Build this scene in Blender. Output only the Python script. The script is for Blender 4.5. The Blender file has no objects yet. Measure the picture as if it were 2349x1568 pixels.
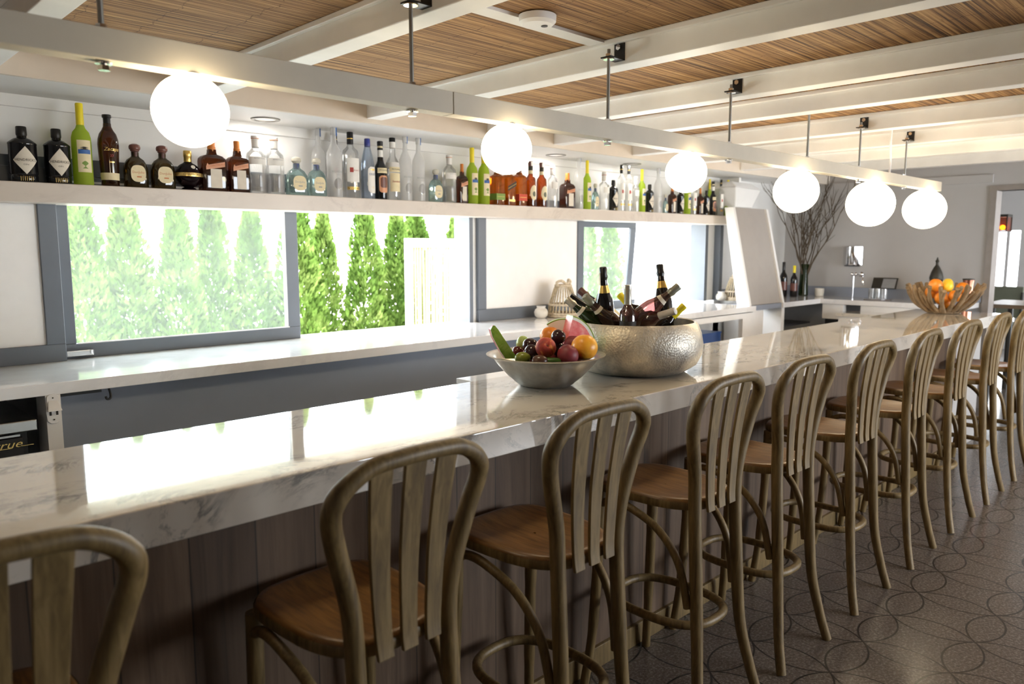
import bpy, math, random
from mathutils import Vector, Matrix
random.seed(7)
PI = math.pi
SC = bpy.context.scene
COL = SC.collection

# ------------------------------------------------------------------ camera
cam_d = bpy.data.cameras.new('camera'); cam = bpy.data.objects.new('camera', cam_d); COL.objects.link(cam)
cam_d.sensor_width = 36.0; cam_d.lens = 1745.7 / 2349 * 36; cam_d.clip_start = .05; cam_d.clip_end = 200
YAW, PITCH = 0.775727, 0.123926
cam.location = (0, 0, 1.62)
cam.rotation_euler = (PI / 2 - PITCH, 0, -YAW)
cam_d.dof.use_dof = True; cam_d.dof.focus_distance = 3.05; cam_d.dof.aperture_fstop = 3.0
SC.camera = cam
SC.view_settings.view_transform = 'Standard'; SC.view_settings.look = 'None'
SC.view_settings.gamma = 1; SC.view_settings.exposure = 2.55; SC.view_settings.use_curve_mapping = False
# ------------------------------------------------------------------ sky and sun
w = bpy.data.worlds.new('sky'); SC.world = w; w.use_nodes = True
bg = w.node_tree.nodes['Background']; bg.inputs[0].default_value = (0.90, 0.95, 1.0, 1); bg.inputs[1].default_value = 3.2
sun_d = bpy.data.lights.new('sun', 'SUN'); sun_d.energy = 3.0; sun_d.angle = math.radians(1); sun_d.color = (1, .95, .84)
sun = bpy.data.objects.new('sun', sun_d); COL.objects.link(sun)
sun.rotation_euler = Vector((-0.25, -0.62, 1)).to_track_quat('Z', 'Y').to_euler()

def portal(name, loc, rot, sx, sy):
    d = bpy.data.lights.new(name, 'AREA'); d.shape = 'RECTANGLE'; d.size = sx; d.size_y = sy
    d.cycles.is_portal = True
    o = bpy.data.objects.new(name, d); COL.objects.link(o); o.location = loc; o.rotation_euler = rot
portal('daylight_window_left', (2.4, 4.36, 1.42), (-PI / 2, 0, 0), 2.8, .72)
portal('daylight_window_right', (5.92, 4.36, 1.42), (-PI / 2, 0, 0), 2.0, .72)
portal('added_opening_next_room', (11.5, -3.03, 1.3), (PI / 2, 0, 0), 5.2, 1.6)  # portal in the unseen opening added to brighten the next room
portal('daylight_window_behind', (6.2, -3.03, 1.5), (PI / 2, 0, 0), 4.2, 1.4)

try:
    SC.cycles.use_denoising = True; SC.cycles.max_bounces = 10; SC.cycles.diffuse_bounces = 5
    SC.cycles.transparent_max_bounces = 24; SC.cycles.sample_clamp_indirect = 8
    SC.cycles.caustics_reflective = False; SC.cycles.caustics_refractive = False
except Exception: pass

# ------------------------------------------------------------------ materials
def lin(c): return tuple(((v / 255) / 12.92 if v / 255 <= .04045 else ((v / 255 + .055) / 1.055) ** 2.4) for v in c)
MATS = {}
class NT:
    def __init__(s, name):
        s.m = bpy.data.materials.new(name); s.m.use_nodes = True; s.t = s.m.node_tree; s.t.nodes.clear()
        s.out = s.n('ShaderNodeOutputMaterial'); MATS[name] = s.m
    def n(s, typ, **kw):
        nd = s.t.nodes.new(typ)
        for k, v in kw.items():
            if k.startswith('i_'):
                k2 = k[2:].replace('_', ' ')
                nd.inputs[k2 if k2 in nd.inputs else int(k[2:])].default_value = v
            else: setattr(nd, k, v)
        return nd
    def l(s, a, b, i=0, o=0):
        a_ = a.outputs[o]; b_ = b.inputs[i]; s.t.links.new(a_, b_)
    def coords(s, scale=(1, 1, 1), rot=(0, 0, 0), kind='Object'):
        tc = s.n('ShaderNodeTexCoord'); mp = s.n('ShaderNodeMapping'); mp.inputs['Scale'].default_value = scale
        mp.inputs['Rotation'].default_value = rot
        s.l(tc, mp, 0, kind); return mp
    def noise(s, mp, scale, detail=4, rough=.55, dist=0):
        nz = s.n('ShaderNodeTexNoise'); nz.inputs['Scale'].default_value = scale; nz.inputs['Detail'].default_value = detail
        nz.inputs['Roughness'].default_value = rough; nz.inputs['Distortion'].default_value = dist
        s.l(mp, nz, 'Vector'); return nz
    def ramp(s, src, stops, o=0):
        r = s.n('ShaderNodeValToRGB'); e = r.color_ramp.elements
        while len(e) < len(stops): e.new(.5)
        for el, (p, c) in zip(e, stops): el.position = p; el.color = (*c, 1) if len(c) == 3 else c
        s.l(src, r, 'Fac', o); return r
    def mix(s, a, b, fac, mode='MIX'):
        m = s.n('ShaderNodeMix'); m.data_type = 'RGBA'; m.blend_type = mode
        if isinstance(fac, (int, float)): m.inputs[0].default_value = fac
        else: s.l(fac, m, 0)
        for i, v in ((6, a), (7, b)):
            if isinstance(v, tuple): m.inputs[i].default_value = (*v, 1)
            else: s.t.links.new(v.outputs[2] if v.bl_idname == 'ShaderNodeMix' else v.outputs[0], m.inputs[i])
        return m
    def bsdf(s, color, rough=.5, metal=0, bump=None, bstr=.2, bdist=.01, **kw):
        p = s.n('ShaderNodeBsdfPrincipled'); p.inputs['Roughness'].default_value = rough; p.inputs['Metallic'].default_value = metal
        for k, v in kw.items(): p.inputs[k.replace('_', ' ')].default_value = v
        if isinstance(color, tuple): p.inputs['Base Color'].default_value = (*color, 1)
        else: s.t.links.new(color.outputs[2] if color.bl_idname == 'ShaderNodeMix' else color.outputs[0], p.inputs['Base Color'])
        if bump is not None:
            b = s.n('ShaderNodeBump'); b.inputs['Strength'].default_value = bstr; b.inputs['Distance'].default_value = bdist
            s.l(bump, b, 'Height'); s.l(b, p, 'Normal')
        return p
    def end(s, sh): s.l(sh, s.out); return s.m

def plain(name, c, rough=.5, metal=0, var=.12, scale=9, bstr=0.05, **kw):
    t = NT(name); mp = t.coords(); nz = t.noise(mp, scale)
    c2 = tuple(v * (1 - var) for v in c); c3 = tuple(min(1, v * (1 + var * .5)) for v in c)
    r = t.ramp(nz, [(.3, c2), (.7, c3)]); return t.end(t.bsdf(r, rough, metal, nz, bstr, .002, **kw))
def wood(name, c1, c2, c3, rough=.5, grain=(40, 40, 2.2), knots=False, bstr=.25, rscale=1.0):
    t = NT(name); mp = t.coords(grain); nz = t.noise(mp, rscale, 8, .65, .6)
    r = t.ramp(nz, [(.28, c1), (.5, c2), (.72, c3)])
    mp2 = t.coords((1, 1, 1)); n2 = t.noise(mp2, 5, 3); r2 = t.ramp(n2, [(.3, (.72, .72, .72)), (.7, (1.1, 1.1, 1.1))])
    m = t.mix(r, r2, .8, 'MULTIPLY')
    return t.end(t.bsdf(m, rough, 0, nz, bstr, .002))
def tinted(name, c, fres=.35, rough=.04, body=0.0, bodyc=(1, 1, 1), k=.8, k0=.03):
    t = NT(name); tr = t.n('ShaderNodeBsdfTransparent'); tr.inputs[0].default_value = (*c, 1)
    gl = t.n('ShaderNodeBsdfGlossy'); gl.inputs['Roughness'].default_value = rough; gl.inputs[0].default_value = (1, 1, 1, 1)
    lw = t.n('ShaderNodeLayerWeight'); lw.inputs[0].default_value = fres
    mp = t.n('ShaderNodeMath', operation='MULTIPLY_ADD'); t.l(lw, mp, 0, 'Fresnel'); mp.inputs[1].default_value = k; mp.inputs[2].default_value = k0
    mx = t.n('ShaderNodeMixShader'); t.l(mp, mx, 0); t.l(tr, mx, 1); t.l(gl, mx, 2)
    if body > 0:
        d = t.n('ShaderNodeBsdfDiffuse'); d.inputs[0].default_value = (*bodyc, 1); tl = t.n('ShaderNodeBsdfTranslucent'); tl.inputs[0].default_value = (*bodyc, 1)
        a = t.n('ShaderNodeMixShader'); a.inputs[0].default_value = .5; t.l(d, a, 1); t.l(tl, a, 2)
        b = t.n('ShaderNodeMixShader'); b.inputs[0].default_value = body; t.l(mx, b, 1); t.l(a, b, 2); mx = b
    return t.end(mx)

plain('white_paint', (.80, .79, .77), .45, var=.04, scale=3)
plain('beam_paint', (.86, .84, .80), .5, var=.06, scale=5, bstr=.15)
plain('fascia_warm_lit', (.74, .66, .56), .6, var=.04)  # beige of the warm light is put into the fascia's colour
plain('pendant_paint', (.50, .45, .36), .5, var=.06)
plain('grey_paint', (.12, .138, .165), .42, var=.08, scale=4)
plain('panel_grey', (.24, .265, .32), .5, var=.06, scale=3)
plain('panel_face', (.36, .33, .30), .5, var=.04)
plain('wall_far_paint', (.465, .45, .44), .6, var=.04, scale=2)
plain('white_board', (.84, .82, .80), .5, var=.03)
plain('black_metal', (.015, .014, .013), .4, .3)
plain('dark_void', (.02, .019, .02), .6)
plain('steel', (.55, .55, .53), .28, 1, var=.1, scale=14)
plain('zinc', (.62, .60, .56), .35, 1, var=.15, scale=30)
plain('rod_steel', (.28, .27, .25), .4, .9)
plain('chrome', (.8, .8, .82), .08, 1, var=.02)
plain('rope', (.62, .52, .38), .9, scale=60, var=.35, bstr=.6)
plain('wicker', (.52, .43, .29), .8, scale=60, var=.35, bstr=.5)
plain('cream_ceramic', (.72, .68, .60), .35)
plain('black_foil', (.012, .012, .013), .32, .3, bstr=.3, scale=40)
plain('gold', (.75, .52, .16), .3, 1)
plain('silver_foil', (.55, .53, .46), .35, .8, bstr=.4, scale=60)
plain('green_foil', (.33, .34, .28), .35, .6, bstr=.4, scale=60)
plain('yellow_cap', (.86, .70, .02), .4)
plain('white_cap', (.72, .70, .67), .4)
plain('red_brown_foil', (.10, .035, .03), .4)
plain('paper', (.70, .64, .54), .7, var=.06, scale=30)
plain('cream_paper', (.78, .68, .44), .7, var=.06, scale=30)
plain('white_paper', (.84, .82, .78), .7, var=.05)
plain('ink', (.03, .025, .02), .6)
plain('grey_ink', (.32, .33, .34), .6)
plain('gold_ink', (.85, .62, .22), .3, .8)
plain('red_ink', (.45, .06, .05), .5)
plain('orange_ink', (.55, .17, .04), .5)
plain('orange_label', (.72, .35, .20), .5)
plain('orange_cap', (.62, .20, .03), .45)
plain('brown_cap', (.16, .06, .045), .3)
plain('blue_cap', (.035, .05, .28), .4)
plain('pale_cork', (.58, .55, .46), .5)
plain('green_label', (.20, .32, .06), .6)
plain('red_label', (.62, .08, .04), .6)
plain('blue_ink', (.04, .14, .42), .5)
plain('black_glass', (.008, .008, .009), .07)
plain('wine_glass_dark', (.006, .005, .006), .06)
plain('copper', (.70, .28, .18), .25, 1)
plain('dark_iron', (.05, .045, .035), .5, .5)
plain('dark_chair', (.035, .032, .025), .5)
plain('blue_box', (.02, .08, .32), .5)
plain('teal_box', (.03, .22, .20), .5)
plain('chair_green', (.16, .17, .12), .7)
plain('ground', (.72, .70, .64), .9, var=.2, scale=2)
plain('cane', (.42, .34, .15), .6, scale=30, var=.2)
plain('fence_white', (.7, .69, .64), .5)
plain('trunk', (.12, .08, .05), .9)
plain('driftwood', (.24, .16, .085), .85, scale=18, var=.45, bstr=.5)
plain('door_frame', (.27, .235, .21), .5)
plain('twig', (.09, .065, .04), .9)
plain('table_wood', (.30, .22, .15), .4)
plain('fabric_grey', (.45, .44, .42), .9)
wood('stool_wood', lin((82, 65, 38)), lin((120, 99, 61)), lin((146, 123, 82)), .48, (55, 55, 5))
wood('seat_wood', lin((82, 55, 27)), lin((124, 88, 46)), lin((150, 112, 64)), .34, (60, 7, 60), bstr=.1)

# marble with drifting veins
def marble(name, base, vein, sc=1.0, rough=.06):
    t = NT(name); mp = t.coords((1, 1.6, 1.6), (0.3, .2, .5)); w1 = t.noise(mp, 1.3 * sc, 6, .6, 1.6)
    a = t.n('ShaderNodeVectorMath', operation='ADD'); t.l(mp, a, 0); sc_ = t.n('ShaderNodeVectorMath', operation='SCALE'); sc_.inputs['Scale'].default_value = .9
    t.l(w1, sc_, 0, 'Color'); t.l(sc_, a, 1)
    n2 = t.noise(a, 1.7 * sc, 7, .58, .3)
    r = t.ramp(n2, [(.0, base), (.43, base), (.495, vein), (.54, base)])
    n3 = t.noise(mp, .9 * sc, 5); r3 = t.ramp(n3, [(.35, (.82, .81, .80)), (.65, (1, 1, 1))])
    n4 = t.noise(mp, 3.1 * sc, 4); r4 = t.ramp(n4, [(.42, (0, 0, 0)), (.62, (1, 1, 1))])
    m0 = t.mix(base, r, r4); m = t.mix(m0, r3, 1.0, 'MULTIPLY')
    return t.end(t.bsdf(m, rough, 0, Coat_Weight=.6 if rough < .3 else .0, Coat_Roughness=.02))
marble('bar_marble', (.74, .69, .61), (.27, .265, .25), 1.5, .05)
marble('counter_marble', (.87, .86, .86), (.78, .77, .78), 1.2, .14)
marble('shelf_marble', (.66, .59, .52), (.57, .50, .44), 1.2, .38)

# bar front planks
t = NT('bar_planks'); mp = t.coords()
sx = t.n('ShaderNodeSeparateXYZ'); t.l(mp, sx)
dv = t.n('ShaderNodeMath', operation='DIVIDE'); t.l(sx, dv, 0, 'X'); dv.inputs[1].default_value = .165
fl = t.n('ShaderNodeMath', operation='FLOOR'); t.l(dv, fl, 0); fr = t.n('ShaderNodeMath', operation='FRACT'); t.l(dv, fr, 0)
wn = t.n('ShaderNodeTexWhiteNoise', noise_dimensions='1D'); t.l(fl, wn, 'W')
seam = t.ramp(fr, [(0, (.08, .08, .08)), (.022, (1, 1, 1)), (.985, (1, 1, 1)), (1, (.15, .15, .15))])
mg = t.coords((22, 22, 1.1)); ng = t.noise(mg, 1, 8, .6, 1.2); grain = t.ramp(ng, [(.25, lin((72, 55, 42))), (.5, lin((100, 80, 62))), (.75, lin((118, 97, 77)))])
pl = t.ramp(wn, [(0, (.68, .66, .66)), (1, (1.12, 1.1, 1.08))], 'Value')
k = t.n('ShaderNodeTexVoronoi'); k.inputs['Scale'].default_value = 1; mk = t.coords((2.9, 1, 1.15)); t.l(mk, k, 'Vector'); kr = t.ramp(k, [(.0, (.12, .10, .11)), (.055, (.35, .3, .3)), (.085, (1, 1, 1))], 'Distance')
m = t.mix(grain, pl, 1, 'MULTIPLY'); m = t.mix(m, kr, .85, 'MULTIPLY'); m = t.mix(m, seam, 1, 'MULTIPLY')
t.end(t.bsdf(m, .6, 0, ng, .2, .003))

# reed matting: reeds run along X, stitched across
t = NT('reed_mat'); mp = t.coords((1.1, 100, 1)); n1 = t.noise(mp, 1, 5, .68, .35)
c = t.ramp(n1, [(.34, lin((58, 36, 18))), (.45, lin((132, 92, 52))), (.56, lin((180, 137, 86))), (.70, lin((214, 174, 120)))])
mw = t.coords((.5, 6, 1)); nw = t.noise(mw, 2, 3)
s2 = t.coords((1, 1, 1)); sp = t.n('ShaderNodeSeparateXYZ'); t.l(s2, sp)
ad = t.n('ShaderNodeMath', operation='MULTIPLY_ADD'); t.l(nw, ad, 0, 'Fac'); ad.inputs[1].default_value = .08; t.l(sp, ad, 2, 'X')
d2 = t.n('ShaderNodeMath', operation='DIVIDE'); t.l(ad, d2, 0); d2.inputs[1].default_value = .23
f2 = t.n('ShaderNodeMath', operation='FRACT'); t.l(d2, f2, 0)
st = t.ramp(f2, [(0, (.35, .28, .2)), (.012, (.4, .32, .24)), (.022, (1, 1, 1))])
hl = t.coords((30, 130, 1)); nh = t.noise(hl, 1, 2); dash = t.ramp(nh, [(.40, (0, 0, 0)), (.5, (1, 1, 1))])
st2 = t.mix((1, 1, 1), st, dash)
m = t.mix(c, st2, 1, 'MULTIPLY')
sp2 = t.coords((9, 120, 1)); n5 = t.noise(sp2, 1, 2); r5 = t.ramp(n5, [(.24, (.4, .33, .26)), (.34, (1, 1, 1))]); m = t.mix(m, r5, .8, 'MULTIPLY')
t.end(t.bsdf(m, .75, 0, n1, .8, .012))

# terrazzo floor with overlapping circle inlay, lattice .3255
t = NT('floor_tiles'); mp = t.coords(); P_ = .3255
def cell_dist(ox, oy):
    sh = t.n('ShaderNodeVectorMath', operation='ADD'); t.l(mp, sh, 0); sh.inputs[1].default_value = (ox, oy, 0)
    dv = t.n('ShaderNodeVectorMath', operation='SCALE'); t.l(sh, dv, 0); dv.inputs['Scale'].default_value = 1 / P_
    fr = t.n('ShaderNodeVectorMath', operation='FRACTION'); t.l(dv, fr, 0); res = []
    for ax, ay in ((.5, .5), (-.5, .5), (1.5, .5), (.5, -.5), (.5, 1.5)):
        sb = t.n('ShaderNodeVectorMath', operation='SUBTRACT'); t.l(fr, sb, 0); sb.inputs[1].default_value = (ax, ay, 0)
        ml = t.n('ShaderNodeVectorMath', operation='MULTIPLY'); t.l(sb, ml, 0); ml.inputs[1].default_value = (1, 1, 0)
        ln = t.n('ShaderNodeVectorMath', operation='LENGTH'); t.l(ml, ln, 0)
        s_ = t.n('ShaderNodeMath', operation='SUBTRACT'); t.l(ln, s_, 0, 'Value'); s_.inputs[1].default_value = .70711
        ab = t.n('ShaderNodeMath', operation='ABSOLUTE'); t.l(s_, ab, 0); res.append(ab)
    a = res[0]
    for b in res[1:]:
        mn = t.n('ShaderNodeMath', operation='MINIMUM'); t.l(a, mn, 0); t.l(b, mn, 1); a = mn
    return a
ds = cell_dist(.135, .197)
line = t.ramp(ds, [(.0, lin((84, 82, 80))), (.013, lin((92, 90, 88))), (.021, (1, 1, 1))])
nb = t.noise(mp, 90, 3, .7); chips = t.ramp(nb, [(.3, lin((84, 76, 70))), (.5, lin((104, 95, 88))), (.68, lin((142, 133, 124)))])
nl = t.noise(mp, 1.5, 3); lr = t.ramp(nl, [(.3, (.85, .85, .85)), (.7, (1.05, 1.05, 1.05))])
m = t.mix(chips, lr, 1, 'MULTIPLY'); 
lm = t.ramp(ds, [(.008, (1, 1, 1)), (.016, (0, 0, 0))]); m = t.mix(m, lin((50, 47, 45)), lm)
t.end(t.bsdf(m, .22, 0))

# globe glass, glowing
t = NT('globe_glow'); e = t.n('ShaderNodeEmission'); e.inputs[0].default_value = (1, .83, .56, 1); e.inputs[1].default_value = 4.2; t.end(e)
t = NT('bulb_glow'); e = t.n('ShaderNodeEmission'); e.inputs[0].default_value = (1, .66, .25, 1); e.inputs[1].default_value = 14; t.end(e)
tinted('dusty_glass', (.90, .95, .95), .2, .03, .06, (.78, .82, .78), .12, .0)
tinted('clear_glass', (.97, .98, .98), .4, .03, .14, (.95, .95, .95))
tinted('pebble_glass', (.80, .80, .81), .5, .12, .22, (.75, .75, .76))
tinted('frost_glass', (.97, .98, .98), .3, .2, .5, (.96, .96, .96))
tinted('pale_blue_glass', (.74, .82, .93), .4, .04, .12, (.72, .8, .92))
tinted('aqua_glass', (.66, .80, .80), .45, .04, .22, (.55, .72, .71))
tinted('limon_glass', (.55, .72, .10), .2, .25, .72, (.62, .78, .10))
tinted('amber_glass', (.55, .20, .04), .35, .04, .12, (.35, .12, .03))
tinted('brown_glass', (.30, .11, .03), .35, .04, .25, (.10, .035, .012))
tinted('olive_glass', (.33, .24, .06), .35, .04, .25, (.10, .07, .02))
tinted('purple_glass', (.05, .02, .03), .3, .04, .6, (.02, .008, .012))
tinted('whiskey_glass', (.85, .40, .08), .3, .04, .3, (.62, .24, .04))
tinted('rose_glass', (.45, .26, .25), .5, .04, .22, (.16, .07, .06))
tinted('green_glass', (.10, .20, .02), .4, .04, .4, (.03, .06, .008))

# hammered metal planter
t = NT('hammered_metal'); mp = t.coords(); n1 = t.noise(mp, 7, 5, .6, .6); r = t.ramp(n1, [(.30, (.26, .25, .225)), (.48, (.52, .48, .41)), (.66, (.76, .69, .56))])
v = t.n('ShaderNodeTexVoronoi'); v.inputs['Scale'].default_value = 110; t.l(mp, v, 'Vector')
t.end(t.bsdf(r, .46, .6, v, .35, .004))
# fruit skins
def fruit(name, stops, rough=.4, scale=7, bump=.05, bscale=120, **kw):
    t = NT(name); mp = t.coords(); n = t.noise(mp, scale * 3, 5, .6, .4); r = t.ramp(n, stops); nb = t.noise(mp, bscale, 2)
    t.end(t.bsdf(r, rough, 0, nb, bump, .002, **kw))
fruit('orange_skin', [(.3, (.66, .18, .012)), (.7, (.80, .28, .02))], .38, bump=.25, bscale=160)
fruit('grapefruit_skin', [(.3, (.85, .33, .02)), (.7, (.95, .50, .05))], .35, bump=.2, bscale=160)
fruit('lemon_skin', [(.3, (.80, .50, .02)), (.7, (.90, .66, .06))], .4, bump=.2)
fruit('peach_skin', [(.36, (.22, .02, .02)), (.5, (.42, .05, .03)), (.60, (.80, .32, .08))], .55, 5)
fruit('nectarine_skin', [(.3, (.13, .015, .025)), (.7, (.32, .04, .05))], .5, 4)
fruit('plum_skin', [(.3, (.012, .006, .01)), (.7, (.05, .015, .02))], .16)
fruit('grape_skin', [(.3, (.05, .01, .012)), (.7, (.14, .025, .02))], .15)
fruit('fig_green', [(.3, (.10, .13, .01)), (.7, (.25, .28, .03))], .3)
fruit('fig_brown', [(.35, (.05, .02, .015)), (.6, (.10, .04, .02)), (.75, (.5, .4, .12))], .3)
fruit('cucumber_skin', [(.3, (.02, .06, .005)), (.7, (.06, .14, .015))], .3)
fruit('pale_green', [(.3, (.30, .42, .10)), (.7, (.45, .55, .18))], .3)
fruit('rind', [(.32, (.07, .17, .015)), (.5, (.22, .36, .05)), (.7, (.38, .50, .14))], .3, 6)
fruit('melon_flesh', [(.3, (.80, .12, .14)), (.55, (.90, .30, .30)), (.75, (.95, .62, .58))], .35, 8, .3, 90)
fruit('melon_white', [(.3, (.82, .86, .80)), (.7, (.92, .94, .90))], .35)
# foliage
t = NT('arborvitae'); mp = t.coords(); n = t.noise(mp, 4, 4); r = t.ramp(n, [(.3, (.05, .10, .02)), (.5, (.10, .165, .035)), (.7, (.19, .25, .075))])
p = t.n('ShaderNodeBsdfDiffuse'); t.l(r, p, 0); q = t.n('ShaderNodeBsdfTranslucent'); t.l(r, q, 0); mx = t.n('ShaderNodeMixShader'); mx.inputs[0].default_value = .45
t.l(p, mx, 1); t.l(q, mx, 2); t.end(mx)

# ------------------------------------------------------------------ mesh tools
class MB:
    def __init__(s): s.v = []; s.f = []
    def add(s, vs, fs):
        b = len(s.v); s.v += [tuple(v) for v in vs]; s.f += [tuple(i + b for i in f) for f in fs]; return s
    def box(s, x0, y0, z0, x1, y1, z1):
        return s.add([(x0, y0, z0), (x1, y0, z0), (x1, y1, z0), (x0, y1, z0), (x0, y0, z1), (x1, y0, z1), (x1, y1, z1), (x0, y1, z1)],
                     [(0, 3, 2, 1), (4, 5, 6, 7), (0, 1, 5, 4), (1, 2, 6, 5), (2, 3, 7, 6), (3, 0, 4, 7)])
    def hexa(s, p):  # 8 corner points, bottom loop then top loop
        return s.add(p, [(0, 3, 2, 1), (4, 5, 6, 7), (0, 1, 5, 4), (1, 2, 6, 5), (2, 3, 7, 6), (3, 0, 4, 7)])
    def lathe(s, prof, seg=28, c=(0, 0, 0), sx=1, sy=1, cap=True):
        vs = []; n = len(prof)
        for r, z in prof:
            for k in range(seg):
                a = 2 * PI * k / seg; vs.append((c[0] + r * sx * math.cos(a), c[1] + r * sy * math.sin(a), c[2] + z))
        fs = [(i * seg + k, i * seg + (k + 1) % seg, (i + 1) * seg + (k + 1) % seg, (i + 1) * seg + k) for i in range(n - 1) for k in range(seg)]
        if cap: fs += [tuple(range(seg - 1, -1, -1)), tuple((n - 1) * seg + k for k in range(seg))]
        return s.add(vs, fs)
    def slathe(s, prof, w, d, rc=.3, seg=7, c=(0, 0, 0)):  # rounded-rectangle lathe; prof: (scale, z)
        loop = []
        rr = rc * min(w, d)
        for cx, cy, a0 in ((w - rr, d - rr, 0), (-w + rr, d - rr, PI / 2), (-w + rr, -d + rr, PI), (w - rr, -d + rr, 3 * PI / 2)):
            for k in range(seg + 1):
                a = a0 + PI / 2 * k / seg; loop.append((cx + rr * math.cos(a), cy + rr * math.sin(a)))
        n = len(loop); vs = []
        for sc, z in prof:
            if isinstance(sc, tuple): vs += [(c[0] + x * sc[0], c[1] + y * sc[1], c[2] + z) for x, y in loop]
            else: vs += [(c[0] + x * sc, c[1] + y * sc, c[2] + z) for x, y in loop]
        m = len(prof)
        fs = [(i * n + k, i * n + (k + 1) % n, (i + 1) * n + (k + 1) % n, (i + 1) * n + k) for i in range(m - 1) for k in range(n)]
        fs += [tuple(range(n - 1, -1, -1)), tuple((m - 1) * n + k for k in range(n))]
        return s.add(vs, fs)
    def tube(s, pts, r, seg=10, closed=False, flat=None):
        pts = [Vector(p) for p in pts]; n = len(pts); rs = r if isinstance(r, (list, tuple)) else [r] * n
        up = None; vs = []
        for i, p in enumerate(pts):
            if closed: d = pts[(i + 1) % n] - pts[i - 1]
            else: d = pts[min(i + 1, n - 1)] - pts[max(i - 1, 0)]
            d.normalize()
            if up is None:
                up = Vector((0, 0, 1)) if abs(d.z) < .9 else Vector((0, 1, 0))
            up = (up - d * up.dot(d)).normalized(); sd = d.cross(up)
            for k in range(seg):
                a = 2 * PI * k / seg
                vs.append(p + up * math.cos(a) * rs[i] + sd * math.sin(a) * rs[i] * (flat or 1))
        m = n if closed else n - 1
        fs = [(i * seg + k, i * seg + (k + 1) % seg, ((i + 1) % n) * seg + (k + 1) % seg, ((i + 1) % n) * seg + k) for i in range(m) for k in range(seg)]
        if not closed: fs += [tuple(range(seg - 1, -1, -1)), tuple((n - 1) * seg + k for k in range(seg))]
        return s.add(vs, fs)
    def sphere(s, c, r, seg=20, rings=12, sz=1.0, dent=0):
        prof = []
        for i in range(rings + 1):
            a = PI * i / rings; rr = math.sin(a); z = -math.cos(a)
            if dent: z *= 1 - dent * math.exp(-(rr / .22) ** 2)
            prof.append((max(rr * r, 1e-4), z * r * sz))
        return s.lathe(prof, seg, c, cap=False)
    def prism(s, poly, y0, y1):  # polygon in XZ extruded along Y
        n = len(poly); return s.add([(x, y0, z) for x, z in poly] + [(x, y1, z) for x, z in poly],
            [tuple(range(n)), tuple(range(2 * n - 1, n - 1, -1))] + [(i, i + n, (i + 1) % n + n, (i + 1) % n) for i in range(n)])
    def patch(s, r, zc, w, h, hw=lambda t: 1, n=14, m=12, off=.0006, rfun=None, ry=None, ang=0):
        # a label wrapped round a bottle of radius r facing -Y; hw(t) half width share at height t in -1..1
        vs = []
        for i in range(m + 1):
            t_ = -1 + 2 * i / m
            for k in range(n + 1):
                x = (-1 + 2 * k / n) * hw(t_) * w / 2; a = x / r - PI / 2 + ang; R = (rfun(zc + t_ * h / 2) if rfun else r) + off
                vs.append((R * math.cos(a), (R * (ry or 1)) * math.sin(a), zc + t_ * h / 2))
        return s.add(vs, [(i * (n + 1) + k, i * (n + 1) + k + 1, (i + 1) * (n + 1) + k + 1, (i + 1) * (n + 1) + k) for i in range(m) for k in range(n)])
    def build(s, name, mat, parent=None, smooth=True, angle=40, bevel=0, loc=None):
        me = bpy.data.meshes.new(name); me.from_pydata(s.v, [], s.f); me.validate(); me.update()
        if smooth:
            me.polygons.foreach_set('use_smooth', [True] * len(me.polygons))
            try: me.set_sharp_from_angle(angle=math.radians(angle))
            except Exception: pass
        me.materials.append(MATS[mat]); o = bpy.data.objects.new(name, me); COL.objects.link(o)
        if bevel:
            b = o.modifiers.new('bevel', 'BEVEL'); b.width = bevel; b.segments = 3; b.limit_method = 'ANGLE'
        if parent: o.parent = parent
        if loc: o.location = loc
        return o
def tag(o, label=None, cat=None, group=None, kind=None):
    if label: o['label'] = label
    if cat: o['category'] = cat
    if group: o['group'] = group
    if kind: o['kind'] = kind
    return o
def empty(name, loc=(0, 0, 0), rz=0, label=None, cat=None, group=None, kind=None):
    o = bpy.data.objects.new(name, None); COL.objects.link(o); o.location = loc; o.rotation_euler = (0, 0, rz); o.empty_display_size = .05
    return tag(o, label, cat, group, kind)
KIDS = {}
def copy_tree(o, parent=None):
    c = o.copy(); COL.objects.link(c)
    if parent: c.parent = parent
    for ch in list(o.children): copy_tree(ch, c)
    return c
def box(name, mat, x0, y0, z0, x1, y1, z1, parent=None, bevel=0):
    return MB().box(x0, y0, z0, x1, y1, z1).build(name, mat, parent, smooth=False, bevel=bevel)
def struct(o): o['kind'] = 'structure'; return o
def qb(ctrl, n=8):  # catmull-rom through control points
    P = [Vector(p) for p in ctrl]; out = []
    for i in range(len(P) - 1):
        p0 = P[max(i - 1, 0)]; p1 = P[i]; p2 = P[i + 1]; p3 = P[min(i + 2, len(P) - 1)]
        for k in range(n):
            t_ = k / n; out.append(.5 * ((2 * p1) + (p2 - p0) * t_ + (2 * p0 - 5 * p1 + 4 * p2 - p3) * t_ ** 2 + (3 * p1 - p0 - 3 * p2 + p3) * t_ ** 3))
    out.append(P[-1]); return out
def text_mb(txt, size, fn, shear=0, sx=1):
    cu = bpy.data.curves.new('t', 'FONT'); cu.body = txt; cu.size = size; cu.align_x = 'CENTER'; cu.align_y = 'CENTER'; cu.shear = shear; cu.resolution_u = 2
    ob = bpy.data.objects.new('t', cu); me = ob.to_mesh(); mb = MB()
    vs = [fn(v.co.x * sx, v.co.y) for v in me.vertices]; mb.add(vs, [tuple(p.vertices) for p in me.polygons])
    ob.to_mesh_clear(); bpy.data.objects.remove(ob); bpy.data.curves.remove(cu); return mb
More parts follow.
